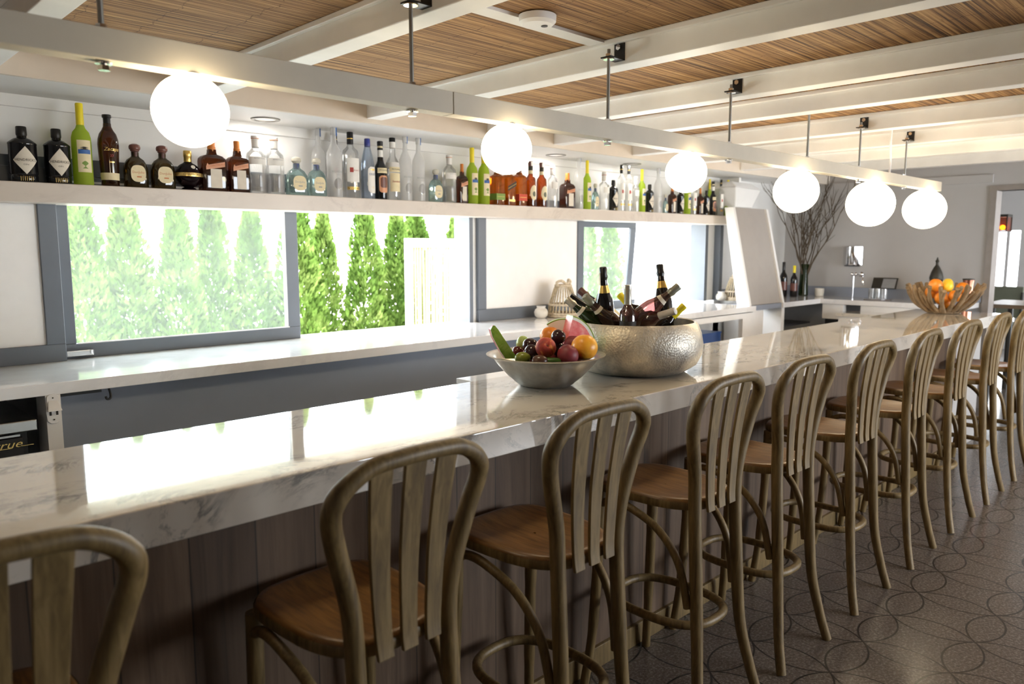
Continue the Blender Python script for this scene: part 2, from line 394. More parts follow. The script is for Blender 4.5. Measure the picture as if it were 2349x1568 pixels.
def wraptxt(txt, size, r, zc, off=.0014, ang=0, ry=1, **kw):
    def fn(x, y):
        a = x / r - PI / 2 + ang; return ((r + off) * math.cos(a), (r + off) * ry * math.sin(a), zc + y)
    return text_mb(txt, size, fn, **kw)
def flattxt(txt, size, x, y, z, **kw): return text_mb(txt, size, lambda a, b: (x + a, y, z + b), **kw)

# ------------------------------------------------------------------ the room
WY = 4.24      # window wall
XF = 8.70      # far wall
struct(box('floor', 'floor_tiles', -2.5, -3.2, -.1, 14.2, 4.30, 0))
CZ = 2.445
struct(box('ceiling', 'reed_mat', -2.5, -3.2, CZ, 8.85, 3.76, CZ + .06))
# window wall, in pieces round the openings
WL = MB()
WL.box(-2.5, WY, 0, 7.25, WY + .14, 1.02)
WL.box(-2.5, WY, 1.87, 8.85, 4.60, 2.6)
WL.box(-2.5, WY, 1.02, -.7, WY + .14, 1.87)
WL.box(3.79, WY, 1.02, 4.90, WY + .14, 1.87)
WL.box(7.14, WY, 0, 8.85, WY + .14, 1.87)
struct(WL.build('wall_back', 'white_paint', smooth=False))
fw = MB(); fw.box(XF, 2.12, 0, XF + .15, 4.38, 2.6); fw.box(XF, .9, 2.17, XF + .15, 2.12, 2.6); fw.box(XF, -3.2, 0, XF + .15, .9, 2.6)
struct(fw.build('wall_right', 'wall_far_paint', smooth=False))
struct(box('wall_left', 'wall_far_paint', -2.6, -3.2, 0, -2.5, 4.4, 2.6))
bw = MB(); bw.box(-2.5, -3.3, 0, 4.1, -3.2, 2.6); bw.box(4.1, -3.3, 2.2, 8.3, -3.2, 2.6); bw.box(4.1, -3.3, 0, 8.3, -3.2, .8); bw.box(8.3, -3.3, 0, 8.85, -3.2, 2.6)
struct(bw.build('wall_front', 'wall_far_paint', smooth=False))
# unseen roof slab with overhang, added to keep the sun off the room
struct(box('trim_1', 'white_paint', -2.7, -4.7, 2.62, 14.3, 4.45, 2.75))
# soffit over the bottle shelf
struct(box('trim_2', 'fascia_warm_lit', -2.5, 3.74, 2.32, 8.7, 3.765, CZ + .02))
struct(box('trim_3', 'white_paint', -2.5, 3.765, 2.325, 8.7, WY, 2.36))
struct(box('trim_4', 'white_paint', -2.5, WY - .02, 2.27, 8.7, WY, 2.325))
# ceiling beams
for i, x in enumerate((-1.2, -.3, .654, 1.543, 2.516, 3.44, 4.08, 5.0, 5.83, 6.69, 7.62)):
    b = MB().box(x, -3.2, 2.342, x + .1, 3.74, CZ); b.box(x - .022, -3.2, CZ - .022, x, 3.74, CZ)
    b.box(x + .1, -3.2, CZ - .022, x + .122, 3.74, CZ)
    struct(b.build('trim_%d' % (5 + i), 'beam_paint', smooth=False, bevel=.004))
struct(box('trim_16', 'beam_paint', 1.645, 2.01, CZ - .012, 2.49, 2.085, CZ))
struct(MB().box(XF - .03, 2.12, 2.25, XF, 3.74, 2.33).build('trim_17', 'wall_far_paint', smooth=False))

det = empty('smoke_detector', (2.055, 1.965, 2.445), label='round white smoke detector on the ceiling batten between two beams', cat='smoke detector')
MB().lathe([(.001, -.04), (.055, -.038), (.066, -.028), (.068, -.006), (.05, 0)], 32).build('detector_body', 'white_board', det)
MB().lathe([(.012, -.0415), (.012, -.038)], 12, (.02, -.015, 0)).build('sensor_slot', 'ink', det)

# downlights in the soffit
for i, (x, y) in enumerate(((2.065, 4.06), (4.446, 4.05), (5.377, 4.02))):
    d = empty('recessed_downlight', (x, y, 2.325), label=['round recessed downlight in the soffit above the clear pebbled bottles',
        'round recessed downlight in the soffit above the clear white-capped bottle', 'round recessed downlight in the soffit above the far clear bottles'][i], cat='downlight', group='downlights over the bottle shelf')
    MB().lathe([(.055, 0), (.06, -.006), (.078, -.006), (.08, 0)], 32, cap=False).build('trim_ring', 'rod_steel', d)
    MB().lathe([(.001, -.001), (.055, -.002)], 32, cap=False).build('lens', 'white_board', d)
    ld = bpy.data.lights.new('downlight_lamp', 'AREA'); ld.shape = 'DISK'; ld.size = .1; ld.energy = .38; ld.color = (1, .95, .88); lo = bpy.data.objects.new('downlight_lamp', ld); COL.objects.link(lo); lo.parent = d; lo.location = (0, 0, -.01)

# alcove end post
struct(box('trim_18', 'white_paint', .705, 4.13, 1.90, .765, WY, 2.325))

# ------------------------------------------------------------------ windows
def sash(name, x0, x1, y0, y1, z0, z1, st, mat_p, pane_y=None, rail=None, lean=0):
    rail = rail or st; r = empty(name, (0, 0, 0)); struct(r)
    f = MB(); f.box(x0, y0, z0, x1, y1, z0 + rail).box(x0, y0, z1 - rail, x1, y1, z1).box(x0, y0, z0 + rail, x0 + st, y1, z1 - rail)
    if lean: f.hexa([(x1 - st - lean, y0, z0 + rail), (x1 - lean, y0, z0 + rail), (x1 - lean, y1, z0 + rail), (x1 - st - lean, y1, z0 + rail),
                     (x1 - st, y0, z1 - rail), (x1, y0, z1 - rail), (x1, y1, z1 - rail), (x1 - st, y1, z1 - rail)])
    else: f.box(x1 - st, y0, z0 + rail, x1, y1, z1 - rail)
    f.build('window_frame', 'grey_paint', r, smooth=False, bevel=.003)
    ym = (y0 + y1) / 2
    box('pane', mat_p, x0 + st, ym - .004, z0 + rail, x1 - st - lean, ym + .004, z1 - rail, r)
    return r
w1 = sash('window_1', -.75, 1.023, 4.14, 4.18, 1.07, 1.99, .08, 'white_board', rail=.085)
w2 = sash('window_2', 1.0, 2.313, 4.20, 4.235, 1.07, 1.96, .085, 'dusty_glass', rail=.073)
MB().box(1.09, 4.196, 1.141, 2.24, 4.2, 1.147).box(2.226, 4.196, 1.147, 2.232, 4.2, 1.87).build('glazing_bead', 'white_paint', w2, smooth=False)
lk = MB().box(1.03, 4.165, 1.085, 1.15, 4.2, 1.112).lathe([(.011, 0), (.011, .02)], 12, (1.14, 4.172, 1.092)); lk.build('latch', 'chrome', w2, smooth=False, bevel=.002)
w3 = sash('window_3', 3.76, 4.948, 4.18, 4.215, 1.07, 1.99, .075, 'white_board', rail=.09)
w4 = sash('window_4', 4.93, 5.80, 4.27, 4.30, 1.07, 1.86, .08, 'dusty_glass', rail=.07, lean=.07)
jm = MB().box(3.685, 4.20, 1.07, 3.72, 4.37, 1.87).box(6.88, 4.20, 1.07, 6.93, 4.38, 1.87).box(7.08, 4.15, 1.07, 7.14, 4.238, 1.95)
struct(jm.build('trim_19', 'grey_paint', smooth=False))
struct(MB().box(3.72, 4.215, 1.07, 3.79, 4.3, 1.87).box(6.93, 4.22, 1.07, 7.08, 4.238, 1.95).build('trim_20', 'white_paint', smooth=False))
hd = MB().box(.6, 4.19, 1.965, 2.33, 4.236, 2.045); struct(hd.build('trim_21', 'grey_paint', smooth=False))
struct(box('trim_22', 'white_paint', .6, 4.186, 1.93, 2.33, 4.19, 1.94))
struct(box('trim_23', 'grey_paint', 7.14, 4.225, 1.07, 7.6, 4.24, 1.15))

# ------------------------------------------------------------------ outdoors
struct(box('ground', 'ground', -12, 4.4, -.12, 30, 26, -.02))
def foliage_mesh(seed, H=2.22, R=.30, n=6500):
    rnd = random.Random(seed); b = MB()
    for _ in range(n):
        z = rnd.random() ** 1.1 * H; prof = R * (1 - (z / H) ** 1.5) * (.55 + .45 * min(1, z / .35)) + .02
        a = rnd.random() * 2 * PI; lobe = 1 + .16 * math.sin(5 * a + z * 6) + .1 * math.sin(9 * z + 3 * a); rr = prof * lobe * (rnd.random() ** .35)
        c = Vector((rr * math.cos(a), rr * math.sin(a), z + .1)); s_ = .018 + .022 * rnd.random()
        d = Vector((math.cos(a) * .6 + rnd.uniform(-.5, .5), math.sin(a) * .6 + rnd.uniform(-.5, .5), .9 + rnd.uniform(-.3, .6))).normalized()
        e = d.cross(Vector((rnd.uniform(-1, 1), rnd.uniform(-1, 1), rnd.uniform(-1, 1)))).normalized() * s_ * .55
        b.add([c - d * s_ - e * .5, c - e, c + d * s_ * 1.3, c + e], [(0, 1, 2, 3)])
    return b
protos = []
for q in range(3):
    t_ = empty('arborvitae', (0, 0, 0)); foliage_mesh(q).build('foliage', 'arborvitae', t_, smooth=False)
    MB().tube([(0, 0, -.02), (0, 0, .6)], .04, 8).build('trunk', 'trunk', t_); protos.append(t_)
tx = [1.92, 2.30, 2.66, 3.05, 3.42, 3.84, 4.27, 4.68, 5.10, 5.50, 5.93, 8.5, 9.1]
tpl = ['at the left edge of the dusty pane', 'second from left behind the dusty pane', 'third from left behind the dusty pane', 'fourth from left behind the dusty pane',
       'at the right side of the dusty pane', 'half hidden by the grey mullion', 'left of two in the open window', 'right of two beside the bamboo fence panel', 'rising behind the left end of the bamboo fence panel',
       'behind the middle of the bamboo fence panel', 'behind the right post of the bamboo fence panel', 'left of two seen through the far window', 'right of two seen through the far window']
for i, x in enumerate(tx):
    o = protos[i] if i < 3 else copy_tree(protos[i % 3])
    o.location = (x, 7.1 + .12 * math.sin(i * 2.3), -.02); o.rotation_euler = (0, 0, i * 1.3); s_ = .98 + .08 * math.sin(i * 1.7); o.scale = (s_, s_, .98 + .05 * math.sin(i * 2.9))
    tag(o, 'conical green arborvitae ' + tpl[i], 'tree', 'arborvitae hedge outside the windows')
fp = empty('fence_panel', (4.80, 6.45, -.02), label='white framed fence panel of pale vertical bamboo canes outside the open window', cat='fence')
FW, FH = 1.22, 1.73
fr_ = MB().box(0, 0, 0, .07, .05, FH).box(FW - .07, 0, 0, FW, .05, FH).box(.07, 0, FH - .09, FW - .07, .05, FH).box(.07, 0, .2, FW - .07, .05, .28).box(FW / 2 - .02, .01, .28, FW / 2 + .02, .04, FH - .09)
fr_.build('fence_frame', 'fence_white', fp, smooth=False)
nc = 30
for k in range(nc):
    x = .085 + (FW - .17) * k / (nc - 1); r_ = random.uniform(.010, .0155)
    MB().tube(qb([(x, .025, .28), (x + random.uniform(-.008, .008), .03, .9), (x + random.uniform(-.006, .006), .025, FH - .09)], 4), r_, 7).build('bamboo_cane', 'cane', fp)

# ------------------------------------------------------------------ the bar
bar = empty('bar_counter', (0, 0, 0), label='long bar with thick veined marble worktop and wooden plank front', cat='bar counter')
BF, BB, BX1 = 1.657, 2.331, 7.37
MB().box(-2.2, BF, .98, BX1, BB, 1.07).build('marble_worktop', 'bar_marble', bar, smooth=False, bevel=.004)
MB().box(-2.2, 1.76, .09, 6.55, 1.80, .98).build('plank_front', 'bar_planks', bar, smooth=False)
MB().box(-2.2, 1.745, .0, 6.56, 1.80, .09).build('baseboard', 'stool_wood', bar, smooth=False, bevel=.003)
MB().box(6.56, 1.77, 0, 7.25, 1.82, .98).build('end_panel', 'wall_far_paint', bar, smooth=False)
MB().box(-2.2, 2.2, 0, 7.25, 2.24, .98).build('back_panel', 'white_board', bar, smooth=False)
ub = empty('underbar_station', (2.10, 2.345, 0), label='steel underbar shelf with pale marble top jutting out behind the bar', cat='bar station')
MB().box(0, 0, 1.035, 1.15, .14, 1.058).build('station_top', 'counter_marble', ub, smooth=False, bevel=.002)
MB().box(.02, .0, .55, 1.13, .12, 1.034).build('steel_body', 'steel', ub, smooth=False)
MB().box(.0, .01, .97, .018, .12, 1.03).box(.05, .119, .99, .1, .135, 1.03).build('bracket', 'chrome', ub, smooth=False)

# ------------------------------------------------------------------ back counter
bc = empty('back_counter', (0, 0, 0), label='white stone-topped counter running beneath the windows', cat='counter')
MB().box(-2.2, 3.50, 1.02, 6.66, 4.36, 1.07).build('worktop', 'counter_marble', bc, smooth=False, bevel=.003)
box('knee_panel', 'panel_grey', .83, 3.62, 0, 5.6, 3.65, 1.02, bc)
box('post', 'white_board', .775, 3.50, 0, .83, 3.65, 1.02, bc)
dv = MB().box(6.45, 3.52, 0, 6.66, 3.56, 1.01).box(5.60, 3.52, 0, 5.66, 3.56, 1.01).box(5.66, 3.52, .96, 6.45, 3.56, 1.01); dv.build('face_frame', 'white_board', bc, smooth=False)
MB().box(5.66, 4.18, 0, 6.66, 4.2, 1.0).box(5.66, 3.56, .60, 6.45, 4.18, .62).build('inner_shelf', 'fabric_grey', bc, smooth=False)
box('under_dark_rail', 'black_metal', .83, 3.55, 1.0, 1.0, 3.58, 1.02, bc)  # short black strip below the front of the worktop
cor = empty('corner_counter', (0, 0, 0), label='white counter turning the corner along the far wall with open dark shelves', cat='counter')
MB().box(7.25, 3.52, 1.02, 8.68, 4.235, 1.07).box(8.10, 2.16, 1.02, 8.68, 3.52, 1.07).build('worktop', 'counter_marble', cor, smooth=False)
MB().box(7.3, 3.56, 0, 7.36, 4.2, 1.02).box(7.36, 4.0, 0, 8.1, 4.05, 1.02).box(8.12, 2.9, 0, 8.16, 3.56, .3).build('cabinet_frame', 'white_board', cor, smooth=False)
MB().box(8.12, 3.28, .86, 8.2, 3.5, 1.02).box(8.12, 2.2, .9, 8.16, 3.1, 1.02).build('fascia_board', 'white_board', cor, smooth=False)
MB().box(7.36, 3.62, .80, 8.1, 4.0, .82).box(7.36, 3.62, .55, 8.1, 4.0, .57).box(8.2, 2.2, .02, 8.6, 3.5, .85).build('shelf', 'dark_void', cor, smooth=False)  # near-black colour stands in for the shade inside the open cabinets
MB().box(8.665, 2.15, 1.07, 8.69, 4.23, 1.175).box(7.25, 4.215, 1.07, 8.665, 4.235, 1.175).build('backsplash', 'panel_grey', cor, smooth=False)
# bottle opener on the post
bo = empty('bottle_opener', (.80, 3.50, .97), label='painted white wall bottle opener screwed to the post under the back counter', cat='bottle opener')
MB().prism([(-.024, -.055), (-.012, -.066), (.012, -.066), (.024, -.055), (.027, -.02), (.022, .045), (.01, .055), (-.01, .055), (-.022, .045), (-.027, -.02)], -.008, 0).build('plate', 'white_board', bo, smooth=False, bevel=.002)
MB().hexa([(-.027, -.035, -.012), (.027, -.035, -.012), (.024, -.008, -.004), (-.024, -.008, -.004), (-.022, -.03, -.002), (.022, -.03, -.002), (.018, -.008, .03), (-.018, -.008, .03)]).build('opener_lip', 'white_board', bo, smooth=False, bevel=.002)
MB().box(-.016, -.0095, -.032, -.008, -.008, -.016).box(.008, -.0095, -.032, .016, -.008, -.016).sphere((0, -.009, -.05), .003, 8, 6).sphere((0, -.009, .04), .003, 8, 6).build('screw', 'ink', bo, smooth=False)
hk = MB().tube(qb([(0, 0, .045), (.006, -.004, .012), (.002, -.012, -.006), (-.012, -.014, -.008), (-.016, -.012, .004)], 6), .005, 8)
hk = hk.build('hook', 'black_metal', loc=(1.03, 3.56, .975)); tag(hk, 'small dark hook hanging from the underside of the back counter', 'hook')
# cooler
cl = empty('undercounter_cooler', (-.35, 3.5, 0), label='black undercounter cooler with steel top below the counter at left', cat='refrigerator')
MB().box(0, .04, .02, 1.06, .62, .885).build('cabinet', 'black_metal', cl, smooth=False)
MB().box(-.01, 0, .885, 1.09, .62, .93).build('steel_top', 'steel', cl, smooth=False, bevel=.004)
MB().box(0.02, .02, .08, 1.04, .04, .86).build('door', 'dark_void', cl, smooth=False)
MB().box(.6, .01, .868, 1.03, .02, .876).build('handle', 'steel', cl, smooth=False)
lt = flattxt('true', .044, .985, .012, .838, shear=.35, sx=1.3); lt.box(1.02, .012, .826, 1.075, .0125, .8285).box(.94, .012, .822, 1.0, .0125, .8245)
tag(lt.build('lettering', 'gold_ink', cl, smooth=False), 'pale slanted lettering with an underline')
# slanted white end panel
sp_ = empty('slanted_panel', (0, 0, 0), label='tall white panel leaning back against the end of the bottle shelf', cat='panel')
pf = MB(); f0 = [(6.68, 3.57, 1.07), (7.27, 3.56, 1.07)]; f1 = [(6.72, 3.80, 2.0), (7.30, 3.79, 2.0)]
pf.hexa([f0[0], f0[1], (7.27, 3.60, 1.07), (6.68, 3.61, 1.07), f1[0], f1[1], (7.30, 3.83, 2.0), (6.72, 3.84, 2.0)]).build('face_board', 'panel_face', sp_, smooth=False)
pe = MB(); pe.hexa([(6.64, 3.56, 1.07), (6.68, 3.56, 1.07), (6.68, 3.69, 1.07), (6.64, 3.69, 1.07), (6.68, 3.79, 2.0), (6.72, 3.79, 2.0), (6.72, 3.88, 2.0), (6.68, 3.88, 2.0)])
pe.build('edge_board', 'white_paint', sp_, smooth=False); pe = MB(); pe.hexa([(7.27, 3.54, 1.07), (7.31, 3.54, 1.07), (7.31, 3.76, 1.07), (7.27, 3.76, 1.07), (7.30, 3.77, 2.0), (7.34, 3.77, 2.0), (7.34, 3.95, 2.0), (7.30, 3.95, 2.0)]).build('edge_board', 'white_paint', sp_, smooth=False)
MB().box(6.62, 3.54, 1.02, 7.33, 3.80, 1.068).build('grey_sill', 'panel_grey', sp_, smooth=False)
box('support_leg', 'white_board', 6.66, 3.56, 0, 6.92, 3.60, 1.02, sp_)
# white heater on the wall above it
ac = empty('wall_heater', (7.20, 3.99, 2.02), label='white faceted unit hanging above the slanted white panel', cat='heater')
MB().hexa([(-.16, -.02, 0), (.18, -.02, 0), (.18, .2, 0), (-.16, .2, 0), (-.30, -.10, .19), (.28, -.06, .19), (.28, .2, .19), (-.30, .2, .19)]).build('housing', 'white_paint', ac, smooth=False, bevel=.01)
MB().hexa([(-.29, -.10, .192), (.28, -.06, .192), (.28, .2, .192), (-.29, .2, .192), (-.24, -.02, .25), (.2, 0, .25), (.2, .2, .25), (-.24, .2, .25)]).build('upper_cover', 'white_board', ac, smooth=False, bevel=.01)

# ------------------------------------------------------------------ bottle shelf
SY0, SY1 = 4.0, 4.225
def sz(x): return 1.91 + (x - .8) * .0032
sh_ = MB(); za, zb = sz(-2.2), sz(7.15)
sh_.hexa([(-2.2, SY0, za - .092), (7.15, SY0, zb - .085), (7.15, SY1, zb - .085), (-2.2, SY1, za - .092), (-2.2, SY0, za), (7.15, SY0, zb), (7.15, SY1, zb), (-2.2, SY1, za)])
tag(sh_.build('bottle_shelf', 'shelf_marble', smooth=False, bevel=.004), 'long thick pale stone shelf carrying the row of bottles above the windows', 'shelf')
tag(box('shelf_end_board', 'white_paint', 7.15, 4.0, 1.84, 7.19, 4.235, 2.32), 'white upright board closing the far end of the bottle shelf', 'board')

# ------------------------------------------------------------------ bottles
def body(prof, r, mat, root, seg=28, ry=1, name='glass_body'): return MB().lathe([(max(a * r, .0005), z) for a, z in prof], seg, sy=ry).build(name, mat, root)
def B(name): return empty(name)
rect = lambda t: 1
dia = lambda t: 1 - abs(t)
ell = lambda t: math.sqrt(max(0, 1 - t * t))
rrect = lambda t: 1 if abs(t) < .6 else math.sqrt(max(0, 1 - ((abs(t) - .6) / .4) ** 2)) * .45 + .55
def gin():
    o = B('gin_bottle'); r = .057
    body([(.93, 0), (.97, .004), (.99, .03), (.95, .034), (1, .04), (1, .168), (1.03, .172), (1.0, .177), (.62, .194), (.36, .2), (.34, .212)], r, 'black_glass', o, ry=.86)
    MB().lathe([(.0205, .208), (.0225, .214), (.0215, .247), (.019, .25)], 20).build('stopper', 'black_metal', o)
    lb = MB().patch(r, .097, .104, .124, dia, 16, 16, ry=.86, off=.0012).build('label', 'paper', o); 
    wraptxt("HENDRICK'S", .0155, r, .098, ry=.86, off=.0022).build('lettering', 'ink', lb, smooth=False)
    wraptxt("GIN", .009, r, .078, ry=.86, off=.0022, sx=1.4).build('lettering', 'ink', lb, smooth=False)
    ft = MB()
    for k in range(7):
        a = -PI / 2 + (k - 3) * .14; x, y = (r + .0005) * math.cos(a), (r + .0005) * .86 * math.sin(a); ft.box(x - .0006, y - .0006, .006, x + .0006, y, .026)
    ft.build('gold_flutes', 'gold_ink', o, smooth=False); return o, .25, r
def limon():
    o = B('limoncello_bottle'); r = .0425
    body([(.9, 0), (1, .006), (1, .19), (.97, .225), (.82, .25), (.5, .268), (.37, .285), (.36, .30)], r, 'limon_glass', o)
    MB().lathe([(.0165, .283), (.0172, .29), (.0165, .33), (.0165, .381), (.0145, .385)], 20).build('capsule', 'yellow_cap', o)
    lb = MB().patch(r, .135, .062, .15, rect, off=.001).build('label', 'cream_paper', o)
    MB().patch(r, .156, .053, .020, rect, off=.0016, m=2).build('blue_sea_print', 'blue_ink', lb)
    MB().patch(r, .095, .03, .035, lambda t: .5 + .4 * math.sin(4 * t), off=.0016).build('green_print', 'green_label', lb)
    MB().patch(r, .172, .04, .014, lambda t: .6 + .35 * math.sin(7 * t), off=.0018).build('branch_print', 'ink', lb)
    return o, .385, r
def rum():
    o = B('rum_bottle'); r = .047
    body([(.78, 0), (.84, .006), (.86, .05), (.92, .12), (.98, .17), (1, .20), (.95, .225), (.8, .25), (.55, .268), (.39, .285), (.37, .30)], r, 'brown_glass', o)
    MB().lathe([(.016, .285), (.0165, .325), (.0205, .327), (.0205, .34), (.018, .342)], 20).build('cap', 'black_foil', o)
    MB().lathe([(r * .865, .03), (r * .885, .064)], 32, cap=False).build('label_band', 'cream_paper', o)
    MB().lathe([(r * .42, .266), (r * .40, .284)], 20, cap=False).build('neck_band', 'orange_ink', o)
    lb = wraptxt('Zacapa', .024, r * .98, .175, off=.002, shear=.3); lb.build('lettering', 'gold_ink', o, smooth=False)
    wraptxt('23', .016, r * .95, .145, off=.002).build('emblem', 'red_ink', o, smooth=False)
    MB().patch(r * .93, .115, .026, .006, lambda t: .9, rfun=lambda z: r * (.86 + .45 * (z - .05)) + .001).build('gold_print', 'gold_ink', o); return o, .342, r
def tequila(glass, cap, neck, pap, w, nm):
    def f():
        o = B(nm); r = w
        MB().slathe([((.93, .93), 0), ((1, 1), .008), ((1, 1), .085), ((.93, .9), .115), ((.7, .75), .137), ((.38, .5), .15), ((.3, .42), .156), ((.3, .42), .175)], r, r * .62, .95).build('glass_body', glass, o)
        MB().lathe([(.0165, .148), (.0165, .178)], 20).build('neck_label', neck, o)
        MB().lathe([(.015, .178), (.0205, .181), (.0205, .186), (.026, .19), (.0275, .2), (.024, .21), (.012, .216)], 24).build('stopper', cap, o)
        y = -r * .62 - .0012; n = 28
        pts = [(r * .62 * math.copysign(abs(math.cos(a)) ** .75, math.cos(a)), .069 + .041 * math.copysign(abs(math.sin(a)) ** .75, math.sin(a))) for a in [2 * PI * k / n for k in range(n)]]
        lb = MB().prism(pts, y, y + .0008).build('label', pap, o, smooth=False)
        flattxt('DonJulio', .0165, 0, y - .0006, .075).build('lettering', 'orange_ink' if cap == 'brown_cap' else 'grey_ink', lb, smooth=False)
        MB().box(-.008, y - .0008, .05, .014, y, .056).build('small_print', 'orange_ink' if cap == 'brown_cap' else 'grey_ink', lb, smooth=False)
        return o, .216, r
    return f
def roundb():
    o = B('round_liqueur_bottle'); R = .066
    MB().lathe([(.036, 0), (.04, .006), (.03, .014)] + [(R * math.sin(a), .078 - R * math.cos(a)) for a in [.35 + k * .2 for k in range(13)]] + [(.018, .146), (.017, .15)], 32).build('glass_body', 'purple_glass', o)
    MB().lathe([(.0195, .146), (.0195, .170), (.021, .172), (.0205, .20), (.018, .203)], 24).build('crown_cap', 'gold', o)
    MB().lathe([(math.sqrt(R * R - (z - .078) ** 2) + .0012, z) for z in (.070, .078, .088)], 40, cap=False).build('gold_band', 'gold_ink', o)
    wraptxt('CHAMBORD', .016, R, .079, off=.002).build('lettering', 'ink', o, smooth=False)
    MB().lathe([(.001, 0), (.011, 0)], 20, cap=False).build('seal', 'paper', o, loc=(.008, -.055, .118)).rotation_euler = (PI / 2 - .6, 0, 0)
    return o, .203, R
def orange():
    o = B('orange_liqueur_bottle'); r = .058
    MB().slathe([(.96, 0), (1, .006), (1, .16), ((.95, .95), .175), ((.75, .8), .187), ((.36, .5), .196), ((.31, .45), .206), ((.30, .44), .222)], r, r * .68, .38).build('glass_body', 'brown_glass', o)
    MB().lathe([(.0175, .205), (.0185, .235), (.0165, .237), (.0165, .272), (.015, .275)], 20).build('capsule', 'orange_cap', o)
    y = -r * .68 - .001
    lb = MB().box(-.022, y, .018, .030, y + .0008, .118).build('label', 'paper', o, smooth=False)
    rb = MB().prism([(-.042, .112), (.046, .132), (.046, .158), (-.030, .138), (-.036, .146), (-.042, .128)], y - .001, y).build('ribbon_label', 'orange_label', o, smooth=False)
    text_mb('COINTREAU', .0145, lambda a, b: (a + .004, y - .002, .137 + b + a * .22)).build('lettering', 'orange_ink', rb, smooth=False); return o, .275, r
def pebble():
    o = B('textured_vodka_bottle'); r = .050
    body([(.95, 0), (1, .008), (1, .205), (.93, .222), (.6, .238), (.4, .25), (.38, .262)], r, 'clear_glass', o)
    MB().lathe([(r * 1.01, .012), (r * 1.015, .11)], 32, cap=False).build('pebbled_band', 'pebble_glass', o)
    MB().lathe([(.0195, .252), (.0205, .30), (.0225, .302), (.0225, .316), (.02, .318)], 20).build('cap', 'white_cap', o)
    MB().lathe([(.0228, .3), (.0228, .303)], 20, cap=False).build('cap_ring', 'orange_ink', o)
    lb = MB().patch(r, .178, .12, .04, rect, off=.001).build('label', 'white_paper', o)
    wraptxt('REYKA VODKA', .009, r, .19, off=.002).build('lettering', 'grey_ink', lb, smooth=False); return o, .318, r
def frost():
    o = B('frosted_vodka_bottle'); r = .041
    body([(.95, 0), (1, .008), (1, .235), (.93, .265), (.65, .292), (.40, .315), (.34, .345), (.33, .37)], r, 'frost_glass', o)
    MB().lathe([(.0145, .368), (.0165, .372), (.0165, .432), (.0145, .436)], 18).build('cap', 'frost_glass', o)
    MB().patch(.0165, .40, .016, .075, rect, off=.0012, m=2, n=4, ang=.7).build('cap_strip', 'blue_ink', o)
    MB().patch(r, .08, .05, .07, ell, off=.0008).build('frosted_print', 'pebble_glass', o)
    wraptxt('BELVEDERE', .016, r, .15, off=.0016, sx=.9).build('lettering', 'grey_ink', o, smooth=False)
    wraptxt('VODKA', .007, r, .132, off=.0016).build('lettering', 'grey_ink', o, smooth=False); return o, .436, r
def square():
    o = B('square_vodka_bottle'); r = .042
    body([(.95, 0), (1, .008), (1, .26), (.9, .282), (.55, .298), (.38, .312), (.36, .325)], r, 'clear_glass', o)
    MB().lathe([(.0165, .318), (.0165, .348)], 18).build('lower_cap', 'black_foil', o)
    MB().lathe([(.0155, .348), (.0155, .354)], 18).build('gold_ring', 'gold', o)
    MB().lathe([(.0165, .354), (.0165, .388), (.015, .39)], 18).build('upper_cap', 'black_foil', o)
    lb = MB().patch(r, .165, .085, .14, rect, off=.001).build('label', 'white_paper', o)
    MB().patch(r, .165, .018, .028, rect, off=.0018, m=2, n=4, ang=-.45).build('red_square_print', 'red_ink', lb)
    wraptxt('Ketel One', .012, r, .163, off=.002, ang=.4).build('lettering', 'red_ink', lb, smooth=False)
    MB().patch(r, .057, .085, .018, rect, off=.001, m=2).build('gold_band', 'gold_ink', o)
    wraptxt('VODKA', .014, r, .056, off=.002, sx=1.6).build('lettering', 'ink', o, smooth=False); return o, .39, r
def ouzo():
    o = B('ouzo_bottle'); r = .042
    body([(.95, 0), (1, .008), (1, .16), (.95, .21), (.7, .27), (.45, .315), (.38, .335)], r, 'pale_blue_glass', o)
    MB().lathe([(.0165, .318), (.0185, .33), (.0175, .365), (.015, .368)], 18).build('cap', 'blue_cap', o)
    lb = MB().patch(r, .115, .07, .16, rrect, off=.001, ang=.25).build('label', 'white_paper', o)
    wraptxt('OUZO', .018, r, .15, off=.002, ang=.25).build('lettering', 'blue_ink', lb, smooth=False)
    wraptxt('12', .016, r, .07, off=.002, ang=.25).build('lettering', 'gold_ink', lb, smooth=False)
    MB().patch(r, .178, .05, .012, dia, off=.002, ang=.25).build('gold_print', 'gold_ink', lb); return o, .368, r
def coffee():
    o = B('coffee_liqueur_bottle'); r = .039
    body([(.95, 0), (1, .008), (1, .18), (.9, .205), (.62, .225), (.5, .24), (.46, .262)], r, 'black_glass', o)
    MB().lathe([(.0175, .258), (.0165, .31)], 18).build('neck_band', 'white_paper', o)
    MB().lathe([(.0175, .305), (.0175, .318)], 18).build('neck_ring', 'black_foil', o)
    MB().lathe([(.018, .33), (.0185, .357), (.016, .36)], 18).build('cap', 'black_foil', o)
    MB().lathe([(.0165, .318), (.0165, .33)], 18).build('cap_seal', 'cream_paper', o)
    lb = MB().patch(r, .178, .085, .032, rect, off=.001).build('label', 'cream_paper', o)
    wraptxt('MOLINARI', .013, r, .18, off=.002).build('lettering', 'ink', lb, smooth=False)
    l2 = MB().patch(r, .095, .066, .105, rrect, off=.001).build('lower_label', 'orange_label', o); MB().patch(r, .105, .048, .065, rrect, off=.0018).build('picture_print', 'brown_cap', l2); return o, .36, r
